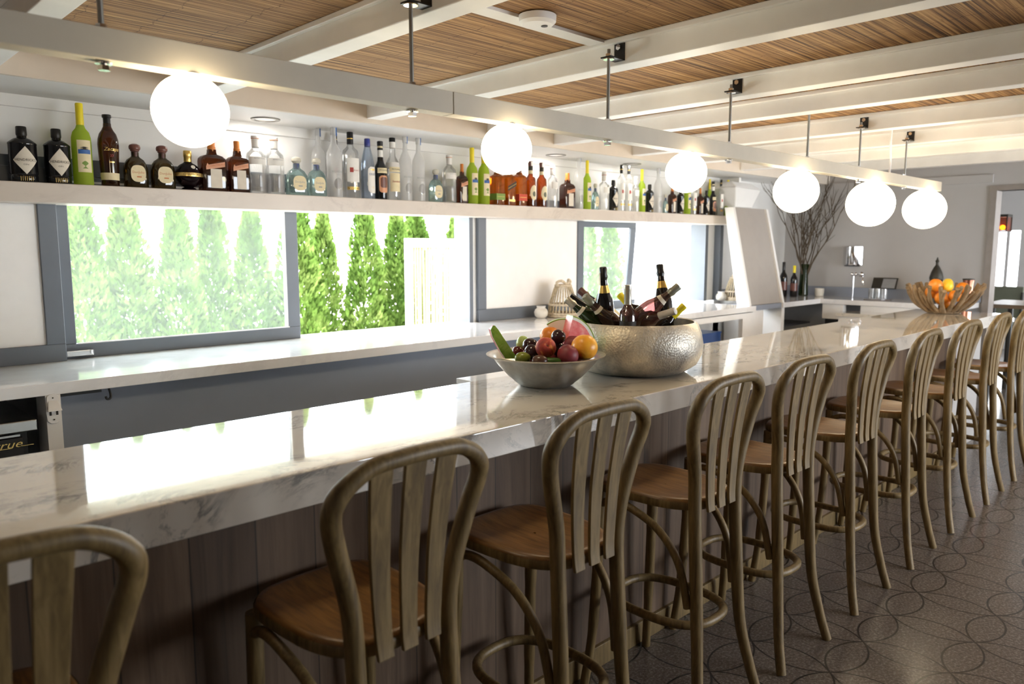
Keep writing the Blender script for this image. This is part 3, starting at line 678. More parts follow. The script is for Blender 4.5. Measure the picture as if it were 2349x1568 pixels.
def sambuca():
    o = B('sambuca_bottle'); r = .043
    body([(.95, 0), (1, .008), (1, .215), (.93, .235), (.65, .258), (.45, .275), (.42, .33)], r, 'clear_glass', o)
    MB().lathe([(.0185, .325), (.0185, .362)], 18).build('neck_label', 'white_paper', o); MB().lathe([(.0195, .362), (.0195, .386), (.017, .389)], 18).build('cap', 'black_foil', o)
    MB().lathe([(r * 1.012, .198), (r * 1.0, .222), (r * .94, .235)], 28, cap=False).build('shoulder_band', 'white_cap', o)
    lb = MB().patch(r, .19, .095, .03, rect, off=.0015).build('label', 'cream_paper', o); wraptxt('MOLINARI', .0135, r, .19, off=.0025).build('lettering', 'ink', lb, smooth=False)
    l2 = MB().patch(r, .11, .085, .115, rect, off=.001).build('lower_label', 'cream_paper', o); wraptxt('Sambuca', .017, r, .115, off=.002, shear=.2).build('lettering', 'red_ink', l2, smooth=False); return o, .389, r
def whiskey(labm):
    def f():
        o = B('square_whiskey_bottle'); r = .042
        MB().slathe([(.97, 0), (1, .006), (1, .198), ((.93, .93), .212), ((.6, .6), .222), ((.42, .42), .228), ((.38, .38), .24)], r, r, .3).build('glass_body', 'whiskey_glass', o)
        MB().lathe([(.0165, .228), (.0175, .25), (.015, .252)], 18).build('cap', 'gold' if labm == 'black' else 'brown_cap', o)
        y = -r - .001
        if labm == 'black':
            lb = MB().prism([(-.042, .105), (.042, .145), (.042, .178), (-.042, .138)], y, y + .0008).build('slanted_label', 'ink', o, smooth=False)
            text_mb('JOHNNIE WALKER', .010, lambda a, b: (a, y - .001, .141 + b + a * .47)).build('lettering', 'gold_ink', lb, smooth=False)
            MB().box(-.03, y, .03, .03, y + .0008, .045).build('lower_label', 'gold_ink', o, smooth=False)
        else:
            MB().box(-.042, y, .038, .042, y + .0008, .085).build('label', labm, o, smooth=False)
            MB().box(-.0425, -.042, .038, -.0422, .03, .085).build('side_label', labm, o, smooth=False)
            text_mb('JOHNNIE WALKER', .008, lambda a, b: (a, y - .001, .062 + b)).build('lettering', 'gold_ink', o, smooth=False)
        return o, .252, r
    return f
def bourbon():
    o = B('bourbon_bottle'); r = .041
    body([(.95, 0), (1, .008), (1, .19), (.93, .212), (.62, .228), (.46, .24), (.42, .262)], r, 'amber_glass', o)
    MB().lathe([(.019, .245), (.018, .27)], 18).build('neck_label', 'cream_paper', o); MB().lathe([(.018, .27), (.018, .30)], 18).build('neck_foil', 'dark_iron', o)
    MB().lathe([(.019, .30), (.019, .335), (.017, .338)], 18).build('cap', 'brown_cap', o); MB().patch(.0192, .318, .024, .03, rect, m=2, n=4).build('cap_label', 'white_paper', o)
    lb = MB().patch(r, .105, .068, .115, ell, off=.001).build('oval_label', 'cream_paper', o); MB().patch(r, .095, .03, .04, ell, off=.0018).build('picture_print', 'chair_green', lb); return o, .338, r
def clear():
    o = B('clear_spirit_bottle'); r = .041
    body([(.95, 0), (1, .008), (1, .205), (.9, .225), (.5, .238), (.36, .25), (.34, .265)], r, 'clear_glass', o)
    MB().lathe([(.019, .25), (.020, .318), (.018, .321)], 18).build('cap', 'white_cap', o); MB().lathe([(.0204, .295), (.0204, .299)], 18, cap=False).build('cap_ring', 'red_ink', o)
    MB().patch(r, .17, .08, .05, rect, off=.001).build('label', 'white_paper', o); return o, .321, r
KIND = dict(gin=gin, limon=limon, rum=rum, repo=tequila('olive_glass', 'brown_cap', 'red_brown_foil', 'cream_paper', .057, 'brown_tequila_bottle'),
            blanco=tequila('aqua_glass', 'pale_cork', 'blue_cap', 'cream_paper', .062, 'pale_tequila_bottle'), round=roundb, orange=orange, pebble=pebble, frost=frost,
            square=square, ouzo=ouzo, coffee=coffee, sambuca=sambuca, whiskeygreen=whiskey('green_label'), whiskeyblack=whiskey('black'), whiskeyred=whiskey('red_label'),
            bourbon=bourbon, clear=clear)
DESC = dict(gin='black gin bottle with diamond label', limon='lime green limoncello bottle', rum='dark amber rum bottle with gold script',
            repo='squat brown tequila bottle', blanco='squat aqua tequila bottle', round='round black raspberry liqueur bottle with gold band and crown cap',
            orange='brown orange-capped liqueur bottle', pebble='clear pebbled white-capped vodka bottle', frost='tall frosted vodka bottle',
            square='clear black-capped vodka bottle', ouzo='pale blue ouzo bottle with dark blue cap', coffee='black coffee-liqueur bottle with cream label', sambuca='clear sambuca bottle with cream labels',
            whiskeygreen='square amber whisky bottle with green label', whiskeyblack='square amber whisky bottle with slanted black label', whiskeyred='square amber whisky bottle with red label',
            bourbon='brown bourbon bottle with oval cream label', clear='clear spirit bottle with white cap')
BT = [('gin', 0.887, 4.07, 1.91, 0.249, 0.0568, 'at the left end of the shelf'),
('gin', 1.026, 4.07, 1.911, 0.252, 0.0578, 'touching the first limoncello bottle'),
('limon', 1.131, 4.07, 1.911, 0.381, 0.0426, 'between the black gin and the rum at left'),
('rum', 1.249, 4.07, 1.911, 0.342, 0.0471, 'near the left end of the shelf'),
('repo', 1.369, 4.07, 1.912, 0.215, 0.0566, 'right beside the rum bottle'),
('repo', 1.5, 4.07, 1.912, 0.218, 0.0588, 'left of the round black bottle'),
('round', 1.628, 4.07, 1.913, 0.203, 0.0671, 'under the first glowing globe'),
('orange', 1.756, 4.07, 1.913, 0.272, 0.0672, 'right beside the round black bottle'),
('orange', 1.896, 4.07, 1.914, 0.276, 0.0584, 'left of the two pebbled clear bottles'),
('pebble', 2.004, 4.07, 1.914, 0.316, 0.053, 'beside the second orange-capped bottle'),
('pebble', 2.114, 4.07, 1.914, 0.317, 0.0519, 'left of the pale aqua tequila pair'),
('blanco', 2.25, 4.07, 1.915, 0.22, 0.0681, 'first of the pair right of the pebbled bottles'),
('blanco', 2.379, 4.07, 1.915, 0.222, 0.060, 'second of the pair, left of the tall frosted bottles'),
('frost', 2.45, 4.165, 1.915, 0.435, 0.0414, 'standing at the back behind the aqua tequila'),
('frost', 2.50, 4.07, 1.915, 0.435, 0.0461, 'at the front left of the split black cap bottle'),
('square', 2.565, 4.165, 1.916, 0.396, 0.042, 'in the back row beside the tall frosted bottle'),
('square', 2.614, 4.07, 1.916, 0.395, 0.0497, 'at the front left of the pale blue ouzo'),
('ouzo', 2.737, 4.07, 1.916, 0.368, 0.0428, 'left of the black coffee liqueur'),
('coffee', 2.832, 4.07, 1.917, 0.361, 0.0394, 'between the ouzo and the sambuca'),
('sambuca', 2.925, 4.07, 1.917, 0.391, 0.0442, 'right of the black coffee liqueur'),
('frost', 3.025, 4.07, 1.917, 0.436, 0.0407, 'right beside the sambuca'),
('frost', 3.132, 4.07, 1.917, 0.436, 0.0414, 'left of the small lone aqua tequila'),
('blanco', 3.275, 4.07, 1.918, 0.219, 0.0526, 'alone between frosted and pebbled bottles'),
('pebble', 3.393, 4.07, 1.918, 0.32, 0.0475, 'third pebbled one, right of the lone aqua tequila'),
('orange', 3.507, 4.07, 1.919, 0.27, 0.0393, 'left of the limoncello pair'),
('limon', 3.6, 4.07, 1.919, 0.387, 0.0413, 'left one of the pair beside the second globe'),
('limon', 3.711, 4.07, 1.919, 0.39, 0.0419, 'partly behind the second globe'),
('whiskeygreen', 3.839, 4.07, 1.92, 0.244, 0.0426, 'below the second globe'),
('whiskeyblack', 3.954, 4.07, 1.92, 0.252, 0.0417, 'below the second globe'),
('whiskeyred', 4.067, 4.07, 1.92, 0.259, 0.0422, 'left of the bourbon pair'),
('bourbon', 4.188, 4.07, 1.921, 0.338, 0.0396, 'right beside the red labelled whisky'),
('bourbon', 4.308, 4.07, 1.921, 0.337, 0.0401, 'left of the clear white-capped bottle'),
('clear', 4.432, 4.07, 1.922, 0.323, 0.0407, 'right beside the bourbon pair'),
('orange', 4.606, 4.07, 1.922, 0.277, 0.0622, 'broad one left of a clear frosted bottle in mid shelf'),
('frost', 4.743, 4.07, 1.923, 0.44, 0.0386, 'left of the single limoncello in mid shelf'),
('limon', 4.847, 4.07, 1.923, 0.393, 0.0337, 'single one between second and third globes'),
('blanco', 4.953, 4.07, 1.923, 0.215, 0.0358, 'right beside the single limoncello in mid shelf'),
('clear', 5.067, 4.07, 1.924, 0.313, 0.0435, 'left of a black gin bottle in mid shelf'),
('gin', 5.19, 4.07, 1.924, 0.256, 0.044, 'left of two split black cap bottles'),
('square', 5.299, 4.07, 1.924, 0.39, 0.0333, 'right beside the mid-shelf black gin'),
('square', 5.403, 4.07, 1.925, 0.39, 0.0336, 'second of the two right of the mid-shelf gin'),
('clear', 5.504, 4.07, 1.925, 0.304, 0.0339, 'left of the limoncello near the third globe'),
('limon', 5.594, 4.07, 1.925, 0.373, 0.0342, 'left of the gin near the third globe'),
('gin', 5.712, 4.07, 1.926, 0.248, 0.0423, 'left of the third globe beside a limoncello'),
('frost', 5.839, 4.07, 1.926, 0.42, 0.0369, 'just left of the third globe'),
('blanco', 5.963, 4.07, 1.927, 0.17, 0.0294, 'tiny one just below the third globe'),
('orange', 6.069, 4.07, 1.927, 0.255, 0.0396, 'below the left side of the third globe'),
('gin', 6.206, 4.07, 1.927, 0.238, 0.038, 'directly below the third globe'),
('limon', 6.324, 4.07, 1.928, 0.353, 0.0323, 'directly below the third globe'),
('square', 6.43, 4.07, 1.928, 0.339, 0.0306, 'below the right side of the third globe'),
('orange', 6.546, 4.07, 1.928, 0.255, 0.035, 'just right of the third globe'),
('gin', 6.657, 4.07, 1.929, 0.239, 0.0353, 'last of its kind towards the far end'),
('coffee', 6.778, 4.07, 1.929, 0.334, 0.0314, 'near the far end of the shelf'),
('limon', 6.87, 4.165, 1.93, 0.366, 0.0258, 'in the back row at the far end'),
('square', 6.926, 4.07, 1.93, 0.359, 0.0275, 'between the last limoncello bottles'),
('limon', 7.06, 4.07, 1.93, 0.363, 0.0299, 'last bottle at the far end')]
PROTO = {}
for i, (kd, X, Y, Z, h, r, where) in enumerate(BT):
    if kd not in PROTO: PROTO[kd] = KIND[kd](); o = PROTO[kd][0]
    else: o = copy_tree(PROTO[kd][0])
    _, h0, r0 = PROTO[kd]
    rm = r
    if i + 1 < len(BT) and BT[i + 1][2] == Y: rm = min(rm, (BT[i + 1][1] - X) * .52)
    o.location = (X, Y, sz(X) + .0005); o.scale = (rm / r0, min(rm, .056) / r0, h / h0)
    tag(o, DESC[kd] + ' ' + where, 'bottle', 'liquor bottles on the long shelf')

# ------------------------------------------------------------------ pendant bar with globes
pb = empty('globe_pendant', (0, 0, 0), label='long beige hanging beam with six glowing glass globes', cat='light fixture')
PZ0, PZ1, PY0, PY1 = 2.042, 2.112, 1.92, 1.98
MB().box(-1.2, PY0, PZ0, 1.62, PY1, PZ1).box(1.623, PY0, PZ0, 6.47, PY1, PZ1).build('beam', 'pendant_paint', pb, smooth=False, bevel=.002)
for i, x in enumerate((.60, 1.48, 2.445, 3.38, 4.225, 4.955, 5.76)):
    rd = MB().tube([(x, 1.95, 2.03), (x, 1.95, 2.43 if i in (4,) else 2.39)], .0065, 10).build('threaded_rod', 'rod_steel', pb)
    MB().lathe([(.014, 0), (.014, .011), (.011, .012)], 6, (x, 1.95, 2.022)).lathe([(.019, 0), (.019, .003)], 20, (x, 1.95, 2.036)).lathe([(.012, 0), (.012, .01)], 6, (x, 1.95, PZ1 + .002)).lathe([(.019, 0), (.019, .002)], 20, (x, 1.95, PZ1)).build('nut', 'chrome', rd)
    bxn = [.654, 1.543, 2.516, 3.44, 4.08 + .1, 5.0, 5.83][i]
    s_ = 1 if i != 4 else -1
    if i != 4:
        br = MB().box(bxn - .005, 1.925, 2.355, bxn, 1.975, 2.43).box(x - .02, 1.925, 2.355, bxn - .003, 1.975, 2.36).build('bracket', 'black_metal', pb, smooth=False)
        MB().lathe([(.001, 0), (.012, 0), (.012, .008), (.001, .008)], 6, (0, 0, 0), cap=False).build('bolt', 'chrome', br, loc=(bxn - .006, 1.95, 2.408)).rotation_euler = (0, -PI / 2, 0)
        MB().lathe([(.022, 0), (.022, .003)], 20, (x, 1.95, 2.350)).lathe([(.012, 0), (.012, .012)], 6, (x, 1.95, 2.361)).build('washer', 'chrome', br)
for x, r_ in ((.794, .0905), (1.886, .0885), (3.013, .0925), (4.107, .121), (5.17, .148), (6.21, .147)):
    gl = MB().sphere((x, 1.95, PZ0 - r_ + .004), r_, 40, 24, .97).build('glass_globe', 'globe_glow', pb)
    MB().lathe([(.03, -.006), (.034, 0)], 24, (x, 1.95, PZ0)).build('globe_collar', 'pendant_paint', gl)
MB().tube(qb([(5.47, 1.95, 2.11), (5.49, 1.955, 2.2), (5.46, 1.95, 2.3), (5.47, 1.95, 2.44)], 6), .007, 8).build('power_cord', 'white_paint', pb)

# ------------------------------------------------------------------ bar stools
def make_stool():
    t_ = empty('bar_stool')
    # bent back frame that runs down into the rear legs
    L = [(-.195, -.29, 0), (-.172, -.262, .12), (-.140, -.234, .30), (-.132, -.216, .55), (-.130, -.204, .76), (-.141, -.207, .88), (-.180, -.220, 1.02), (-.198, -.235, 1.09), (-.192, -.247, 1.13), (-.162, -.256, 1.162), (-.115, -.262, 1.184), (-.06, -.266, 1.19), (0, -.268, 1.192)]
    pts = qb(L + [(-x, y, z) for x, y, z in reversed(L[:-1])], 6)
    rs = []
    for p in pts: rs.append(.0185 + .0035 * min(1, max(0, (p.z - .1) / .4)) - .0035 * max(0, min(1, (p.z - 1.13) / .05)))
    MB().tube(pts, rs, 12).build('back_frame', 'stool_wood', t_)
    # three flat curved slats
    for x0, x1 in ((-.068, -.094), (-.002, -.004), (.064, .084)):
        b = MB(); n = 10; prof = [(.745, -.228), (.80, -.224), (.95, -.229), (1.08, -.244), (1.185, -.262)]
        P = qb([(x0 + (x1 - x0) * (z - .745) / .44, y, z) for z, y in prof], 4); vs = []
        for p in P:
            hw = .0205 + .0085 * (p.z - .745) / .44
            vs += [(p.x - hw, p.y - .005, p.z), (p.x + hw, p.y - .005, p.z), (p.x + hw, p.y + .005, p.z), (p.x - hw, p.y + .005, p.z)]
        m = len(P); fs = [(i * 4 + k, i * 4 + (k + 1) % 4, (i + 1) * 4 + (k + 1) % 4, (i + 1) * 4 + k) for i in range(m - 1) for k in range(4)] + [(3, 2, 1, 0), tuple((m - 1) * 4 + k for k in range(4))]
        b.add(vs, fs).build('slat', 'stool_wood', t_, angle=50, bevel=.002)
    # saddle seat
    loop = []; N = 64
    for k in range(N):
        a = 2 * PI * k / N; c_, s_ = math.cos(a), math.sin(a); e = .62
        wx = .178 + .024 * s_; x = wx * math.copysign(abs(c_) ** e, c_); y = .215 * math.copysign(abs(s_) ** e, s_); loop.append((x, y))
    def ring(sc, z, dish=0): return [(x * sc, y * sc, z + dish) for x, y in loop]
    rows = [ring(.93, .748), ring(1.0, .754), ring(1.0, .772), ring(.975, .783), ring(.9, .785), ring(.7, .779), ring(.4, .774), ring(.02, .773)]
    b = MB(); vs = [v for r_ in rows for v in r_]
    fs = [(i * N + k, i * N + (k + 1) % N, (i + 1) * N + (k + 1) % N, (i + 1) * N + k) for i in range(len(rows) - 1) for k in range(N)] + [tuple(range(N - 1, -1, -1))]
    st = b.add(vs, fs); st.build('seat', 'seat_wood', t_, angle=60)
    rim = MB().add([v for r_ in (ring(1.003, .750), ring(1.012, .757), ring(1.012, .771), ring(1.003, .776)) for v in r_], [(i * N + k, i * N + (k + 1) % N, (i + 1) * N + (k + 1) % N, (i + 1) * N + k) for i in range(3) for k in range(N)])
    rim.build('seat_rim', 'stool_wood', t_)
    for s_ in (-1, 1):
        MB().tube(qb([(s_ * .165, .165, .75), (s_ * .166, .172, .5), (s_ * .176, .186, .2), (s_ * .195, .205, 0)], 6), [.021] * 6 + [.019] * 6 + [.017] * 7, 12).build('front_leg', 'stool_wood', t_)
        MB().tube(qb([(s_ * .172, .15, .705), (s_ * .178, .10, .728), (s_ * .180, .02, .722), (s_ * .170, -.09, .67), (s_ * .158, -.165, .57), (s_ * .145, -.196, .42)], 6), .0135, 10).build('side_brace', 'stool_wood', t_)
    hp = []
    for k in range(40):
        a = 2 * PI * k / 40; c_, s2_ = math.cos(a), math.sin(a); hp.append((.150 * math.copysign(abs(c_) ** .75, c_), -.02 + .198 * math.copysign(abs(s2_) ** .75, s2_), .34))
    MB().tube(hp, .0155, 10, True).build('foot_ring', 'stool_wood', t_)
    return t_
stool = make_stool()
SX = [.19, .942, 1.58, 2.26, 2.845, 3.525, 4.21, 4.915, 5.60, 6.30]
SR = [.0, .03, .02, .0, -.02, .0, .03, -.02, .02, 0]
SL = ['cut off by the left edge of the photo', 'second from the left, its whole seat in view', 'third from the left, below the fruit bowl', 'fourth from the left, below the metal wine vessel', 'fifth from the left',
      'sixth from the left', 'seventh from the left', 'third from the far end of the row', 'second from the far end of the row', 'last at the far end of the row']
for i, x in enumerate(SX):
    o = stool if i == 0 else copy_tree(stool)
    o.location = (x, 1.513, 0); o.rotation_euler = (0, 0, SR[i]); tag(o, 'bentwood slat-back bar stool, ' + SL[i], 'bar stool', 'bar stools along the marble bar')

# ------------------------------------------------------------------ bowls on the bar
TZ = 1.07
fb = MB(); prof = [(.02, 0), (.098, 0), (.112, .008), (.155, .045), (.195, .088), (.212, .112), (.238, .122), (.240, .126), (.232, .127), (.207, .116), (.19, .09), (.15, .05), (.105, .014), (.02, .01)]
fb.lathe(prof, 64); fbo = fb.build('fruit_bowl', 'zinc', loc=(2.215, 2.065, TZ)); tag(fbo, 'wide brushed zinc bowl full of mixed fruit on the bar', 'bowl')
pl_ = MB(); prof = [(.03, 0), (.20, 0), (.225, .006), (.275, .04), (.297, .085), (.301, .125), (.292, .175), (.275, .215), (.265, .225), (.258, .222), (.285, .17), (.295, .12), (.285, .08), (.25, .035), (.19, .014), (.03, .012)]
pl_.lathe(prof, 72); plo = pl_.build('wine_planter', 'hammered_metal', loc=(2.775, 2.04, TZ)); tag(plo, 'large round hammered silver-gold metal vessel holding wine bottles', 'planter bowl')

def fr(name, mat, loc, r, label, sz_=1.0, dent=.12, rot=(0, 0, 0), stem=True):
    o = MB().sphere((0, 0, 0), r, 28, 18, sz_, dent).build(name, mat, loc=loc); o.rotation_euler = rot
    if stem: MB().lathe([(.002, r * sz_ * .80), (.0025, r * sz_ * .9)], 8).build('stem', 'trunk', o)
    return tag(o, label, name.replace('_', ' '), 'fruit in the zinc bowl')
fr('orange', 'orange_skin', (2.2942, 2.1145, 1.2544), .0431, 'bright orange peeking out at the back of the zinc bowl', .95, .05)
fr('grapefruit', 'grapefruit_skin', (2.2469, 1.8905, 1.2347), .052, 'large yellow-orange citrus at the right front of the zinc bowl', .97, .04, stem=False)
fr('peach', 'peach_skin', (2.1213, 1.9774, 1.2372), .0402, 'red and yellow peach with dimple at the centre front of the pile', .96, .25, (1.2, 0, -.6))
fr('nectarine', 'nectarine_skin', (2.1582, 1.8968, 1.2135), .0414, 'dark red nectarine in front, left of the large citrus', .95, .15, (.5, .2, 0))
fr('nectarine', 'nectarine_skin', (2.3275, 2.0172, 1.2269), .039, 'dark red nectarine tucked behind the large citrus', .95, .15)
fr('plum', 'plum_skin', (2.2132, 1.9955, 1.2702), .0292, 'shiny black plum on top of the pile', 1.0, .1, (.3, .3, 0))
fr('plum', 'plum_skin', (2.1514, 2.0908, 1.2324), .0312, 'black plum left of the peach, upper of two', .95, .1, (.3, 0, 0))
fr('plum', 'plum_skin', (2.1048, 2.0383, 1.2146), .0288, 'black plum left of the peach, lower of two', 1.1, .1, (0, .3, 0))
fr('plum', 'plum_skin', (2.2408, 2.0246, 1.2164), .0314, 'dark plum between the peach and the citrus', .95, .1)
fr('grape', 'grape_skin', (2.1373, 2.1478, 1.2037), .0228, 'dark red grape beside the thin watermelon slice', 1.0, .04)
fr('lime', 'fig_green', (2.0456, 2.0273, 1.1991), .024, 'small olive green lime at the left front of the bowl', 1.3, .04, (0, PI / 2, -.8), stem=False)
fr('fig', 'fig_brown', (2.0618, 1.9531, 1.1933), .024, 'brown speckled fig at the front rim of the bowl', 1.3, .04, (0, PI / 2, -.8), stem=False)
fr('pear', 'pale_green', (2.1876, 2.1681, 1.231), .0267, 'pale green pear behind the black plums', 1.2, .1, (.3, 0, 0))
cu_ = MB().lathe([(.004, -.045), (.013, -.04), (.0165, -.025), (.0165, .025), (.013, .04), (.004, .045)], 20).build('cucumber', 'cucumber_skin', loc=(2.10, 1.935, 1.189)); cu_.rotation_euler = (PI / 2, 0, .75); tag(cu_, 'dark green cucumber piece lying at the front rim of the bowl', 'cucumber', 'fruit in the zinc bowl')
# fill beneath the pile
for k, (a, rr, z) in enumerate([(0, 0, .05), (.6, .075, .06), (1.7, .075, .06), (2.8, .075, .06), (3.9, .075, .06), (5.0, .075, .06)]):
    fr('plum', 'nectarine_skin', (2.23 + rr * math.cos(a), 2.05 + rr * math.sin(a), TZ + z), .034, 'dark plum buried at the bottom of the zinc bowl, ' + ['in its centre', 'towards the planter', 'towards the windows', 'towards the left rim', 'towards the camera', 'towards the stools'][k], 1, .1, stem=False)
for k, (a, rr, z) in enumerate([(0, 0, .118), (.5, .10, .112), (2.0, .09, .115), (3.5, .09, .11), (5.2, .09, .112)]):
    fr('plum', 'nectarine_skin', (2.23 + rr * math.cos(a), 2.05 + rr * math.sin(a), TZ + z), .034, 'dark plum in the middle layer of the pile, ' + ['under the black plum', 'under the big wedge', 'under the pear', 'under the lime', 'under the big citrus'][k], 1, .1, stem=False)
# watermelon wedges
def wedge(loc, R, th0, th1, wid, rot, label, white=.88):
    o = empty('watermelon_slice', loc, label=label, cat='watermelon', group='watermelon slices in the zinc bowl'); o.rotation_euler = rot; n = 18
    def arc(r_, y): return [(r_ * math.cos(th0 + (th1 - th0) * k / n), y, r_ * math.sin(th0 + (th1 - th0) * k / n)) for k in range(n + 1)]
    for nm, mat, ra, rb in (('rind', 'rind', R * .965, R), ('white_rind', 'melon_white', R * white, R * .964), ('flesh', 'melon_flesh', .004, R * (white - .001))):
        A, Bb, C_, D = arc(ra, -wid), arc(rb, -wid), arc(rb, wid), arc(ra, wid); m = n + 1
        fs = []
        for k in range(n):
            for p, q in ((0, 1), (1, 2), (2, 3), (3, 0)): fs.append((p * m + k, p * m + k + 1, q * m + k + 1, q * m + k))
        fs += [(0, m, 2 * m, 3 * m), (3 * m + n, 2 * m + n, m + n, n)]
        MB().add(A + Bb + C_ + D, fs).build(nm, mat, o, smooth=False)
    return o
wedge((2.325, 2.075, 1.212), .135, -.1, 1.32, .034, (0, 0, -.45), 'big pink watermelon wedge standing at the back of the bowl')
wedge((2.375, 2.11, 1.20), .125, .85, 2.2, .015, (0, 0, -.75), 'watermelon wedge behind the big one showing its pale side', .35)
o = empty('watermelon_slice', (0, 0, 0), label='thin watermelon slice standing up at the left rim, green rind outward', cat='watermelon', group='watermelon slices in the zinc bowl')
ea, eb = Vector((.70, -.71, 0)), Vector((.45, .89, 0))
for nm, mat, d0, d1 in (('rind', 'rind', 0, .004), ('white_rind', 'melon_white', .0042, .010), ('flesh', 'melon_flesh', .0102, .032)):
    rows = []
    for z, c, w_ in ((1.314, -.024, .004), (1.298, -.022, .015), (1.27, -.010, .020), (1.24, .008, .0225), (1.21, .026, .024), (1.183, .046, .025)):
        m_ = Vector((2.05, 2.155, z)) + ea * c + eb * (.25 * (z - 1.24) ** 2 * 4)
        rows += [m_ - ea * w_ + eb * d0, m_ + ea * w_ + eb * d0, m_ + ea * w_ + eb * d1 * (1.0 if z < 1.3 else .3), m_ - ea * w_ + eb * d1 * (1.0 if z < 1.3 else .3)]
    m = len(rows) // 4
    MB().add(rows, [(a * 4 + k, a * 4 + (k + 1) % 4, (a + 1) * 4 + (k + 1) % 4, (a + 1) * 4 + k) for a in range(m - 1) for k in range(4)] + [(3, 2, 1, 0), tuple((m - 1) * 4 + k for k in range(4))]).build(nm, mat, o, smooth=False)

# ------------------------------------------------------------------ wine bottles in the planter
def wine(top, direction_pt, kind, label, L=.32, s=1.0):
    """top: capsule end; direction_pt: another point on the axis nearer the base"""
    T = Vector(top); D = (Vector(direction_pt) - T).normalized(); base = T + D * L
    o = empty('wine_bottle', base); o.rotation_mode = 'QUATERNION'; o.rotation_quaternion = (-D).to_track_quat('Z', 'Y')
    champ = kind[0] == 'c'; R = .041 if champ else .036
    if champ: pf = [(.9 * R, 0), (R, .008), (R, .15), (.93 * R, .175), (.62 * R, .215), (.40 * R, .25), (.35 * R, .285), (.37 * R, .30)]
    else: pf = [(.9 * R, 0), (R, .008), (R, .185), (.93 * R, .205), (.6 * R, .222), (.40 * R, .24), (.37 * R, .29)]
    body_m, cap_m, lab_m, extra = kind[1:]
    k_ = L / .32
    MB().lathe([(r_, z * k_) for r_, z in pf], 28).build('glass_body', body_m, o)
    if champ: cp = [(.0165, .245), (.0155, .265), (.0185, .275), (.019, .283), (.0165, .29), (.0175, .315), (.014, .32)]
    else: cp = [(.0165, .236), (.0155, .295), (.0168, .298), (.0168, .318), (.0145, .32)]
    MB().lathe([(r_, z * k_) for r_, z in cp], 20).build('capsule', cap_m, o)
    if lab_m: MB().lathe([(R * 1.01, .05), (R * 1.01, .13)], 28, cap=False).build('label', lab_m, o)
    if extra == 'band':
        MB().lathe([(.66 * R, .2115 * k_), (.44 * R + .001, .243 * k_)], 28, cap=False).build('gold_collar', 'gold', o)
        MB().patch(.0155, .262, .014, .085, rect, off=.0035, m=2, n=4, ang=-.75).build('neck_strip', 'paper', o)
    if extra == 'neck': MB().lathe([(.62 * R, .218 * k_), (.41 * R + .001, .243 * k_)], 28, cap=False).build('neck_label', 'paper', o)
    if extra == 'mip':
        lb = MB().lathe([(R * 1.012, .145), (R * 1.012, .165)], 28, cap=False).build('label_band', 'ink', o)
        wraptxt('M:P', .018, R, .134, off=.0014, ang=-.75).build('lettering', 'white_paper', o, smooth=False)
    return tag(o, label, 'wine bottle', 'wine bottles in the metal vessel')
CH = ('c', 'wine_glass_dark', 'black_foil', None, 'band')
wine((2.6118, 2.0979, 1.5344), (2.6435, 2.1063, 1.278), CH, 'upright black sparkling wine bottle with gold collar, left of centre', .33)
wine((2.6383, 1.9823, 1.4599), (2.6402, 1.9797, 1.2875), ('w', 'rose_glass', 'silver_foil', None, 'mip'), 'upright clear rose bottle with silver capsule at the centre front')
wine((2.9621, 2.0459, 1.5411), (2.9453, 2.0, 1.2957), CH, 'upright black sparkling wine bottle with gold collar, behind on the right', .33)
wine((2.8037, 1.8334, 1.4557), (2.70, 2.0, 1.29), ('c', 'rose_glass', 'green_foil', None, 'neck'), 'rose sparkling bottle with silver-green foil leaning far right')
wine((2.7555, 1.8158, 1.3526), (2.72, 1.985, 1.292), ('w', 'rose_glass', 'white_cap', None, ''), 'rose bottle with white capsule lying nearly flat at the right front', .30)
wine((2.9431, 1.8943, 1.3606), (2.8659, 1.97, 1.2556), ('w', 'wine_glass_dark', 'yellow_cap', None, ''), 'dark bottle with yellow capsule leaning at the right rim', .28)
wine((2.885, 2.2158, 1.3971), (2.90, 2.1326, 1.319), ('w', 'wine_glass_dark', 'yellow_cap', 'cream_paper', ''), 'dark bottle with yellow capsule at the back, left of the silver capsule', .28)
wine((2.6836, 2.2939, 1.4262), (2.7631, 2.1711, 1.3015), ('c', 'wine_glass_dark', 'red_brown_foil', 'cream_paper', 'neck'), 'dark bottle with brown foil leaning left at the back', .31)
wine((2.581, 2.2593, 1.4019), (2.70, 2.1254, 1.2811), ('w', 'green_glass', 'black_foil', None, ''), 'green bottle with black capsule leaning left', .31)
wine((2.5164, 2.2264, 1.3952), (2.63, 2.1248, 1.2693), ('c', 'green_glass', 'silver_foil', None, 'neck'), 'bottle with crumpled silver foil, farthest left of the vessel', .29)
wine((2.5363, 2.1385, 1.4104), (2.65, 2.0761, 1.2921), ('c', 'rose_glass', 'green_foil', None, 'neck'), 'bottle with silver-green foil leaning left, in front of the brown foil one', .30)

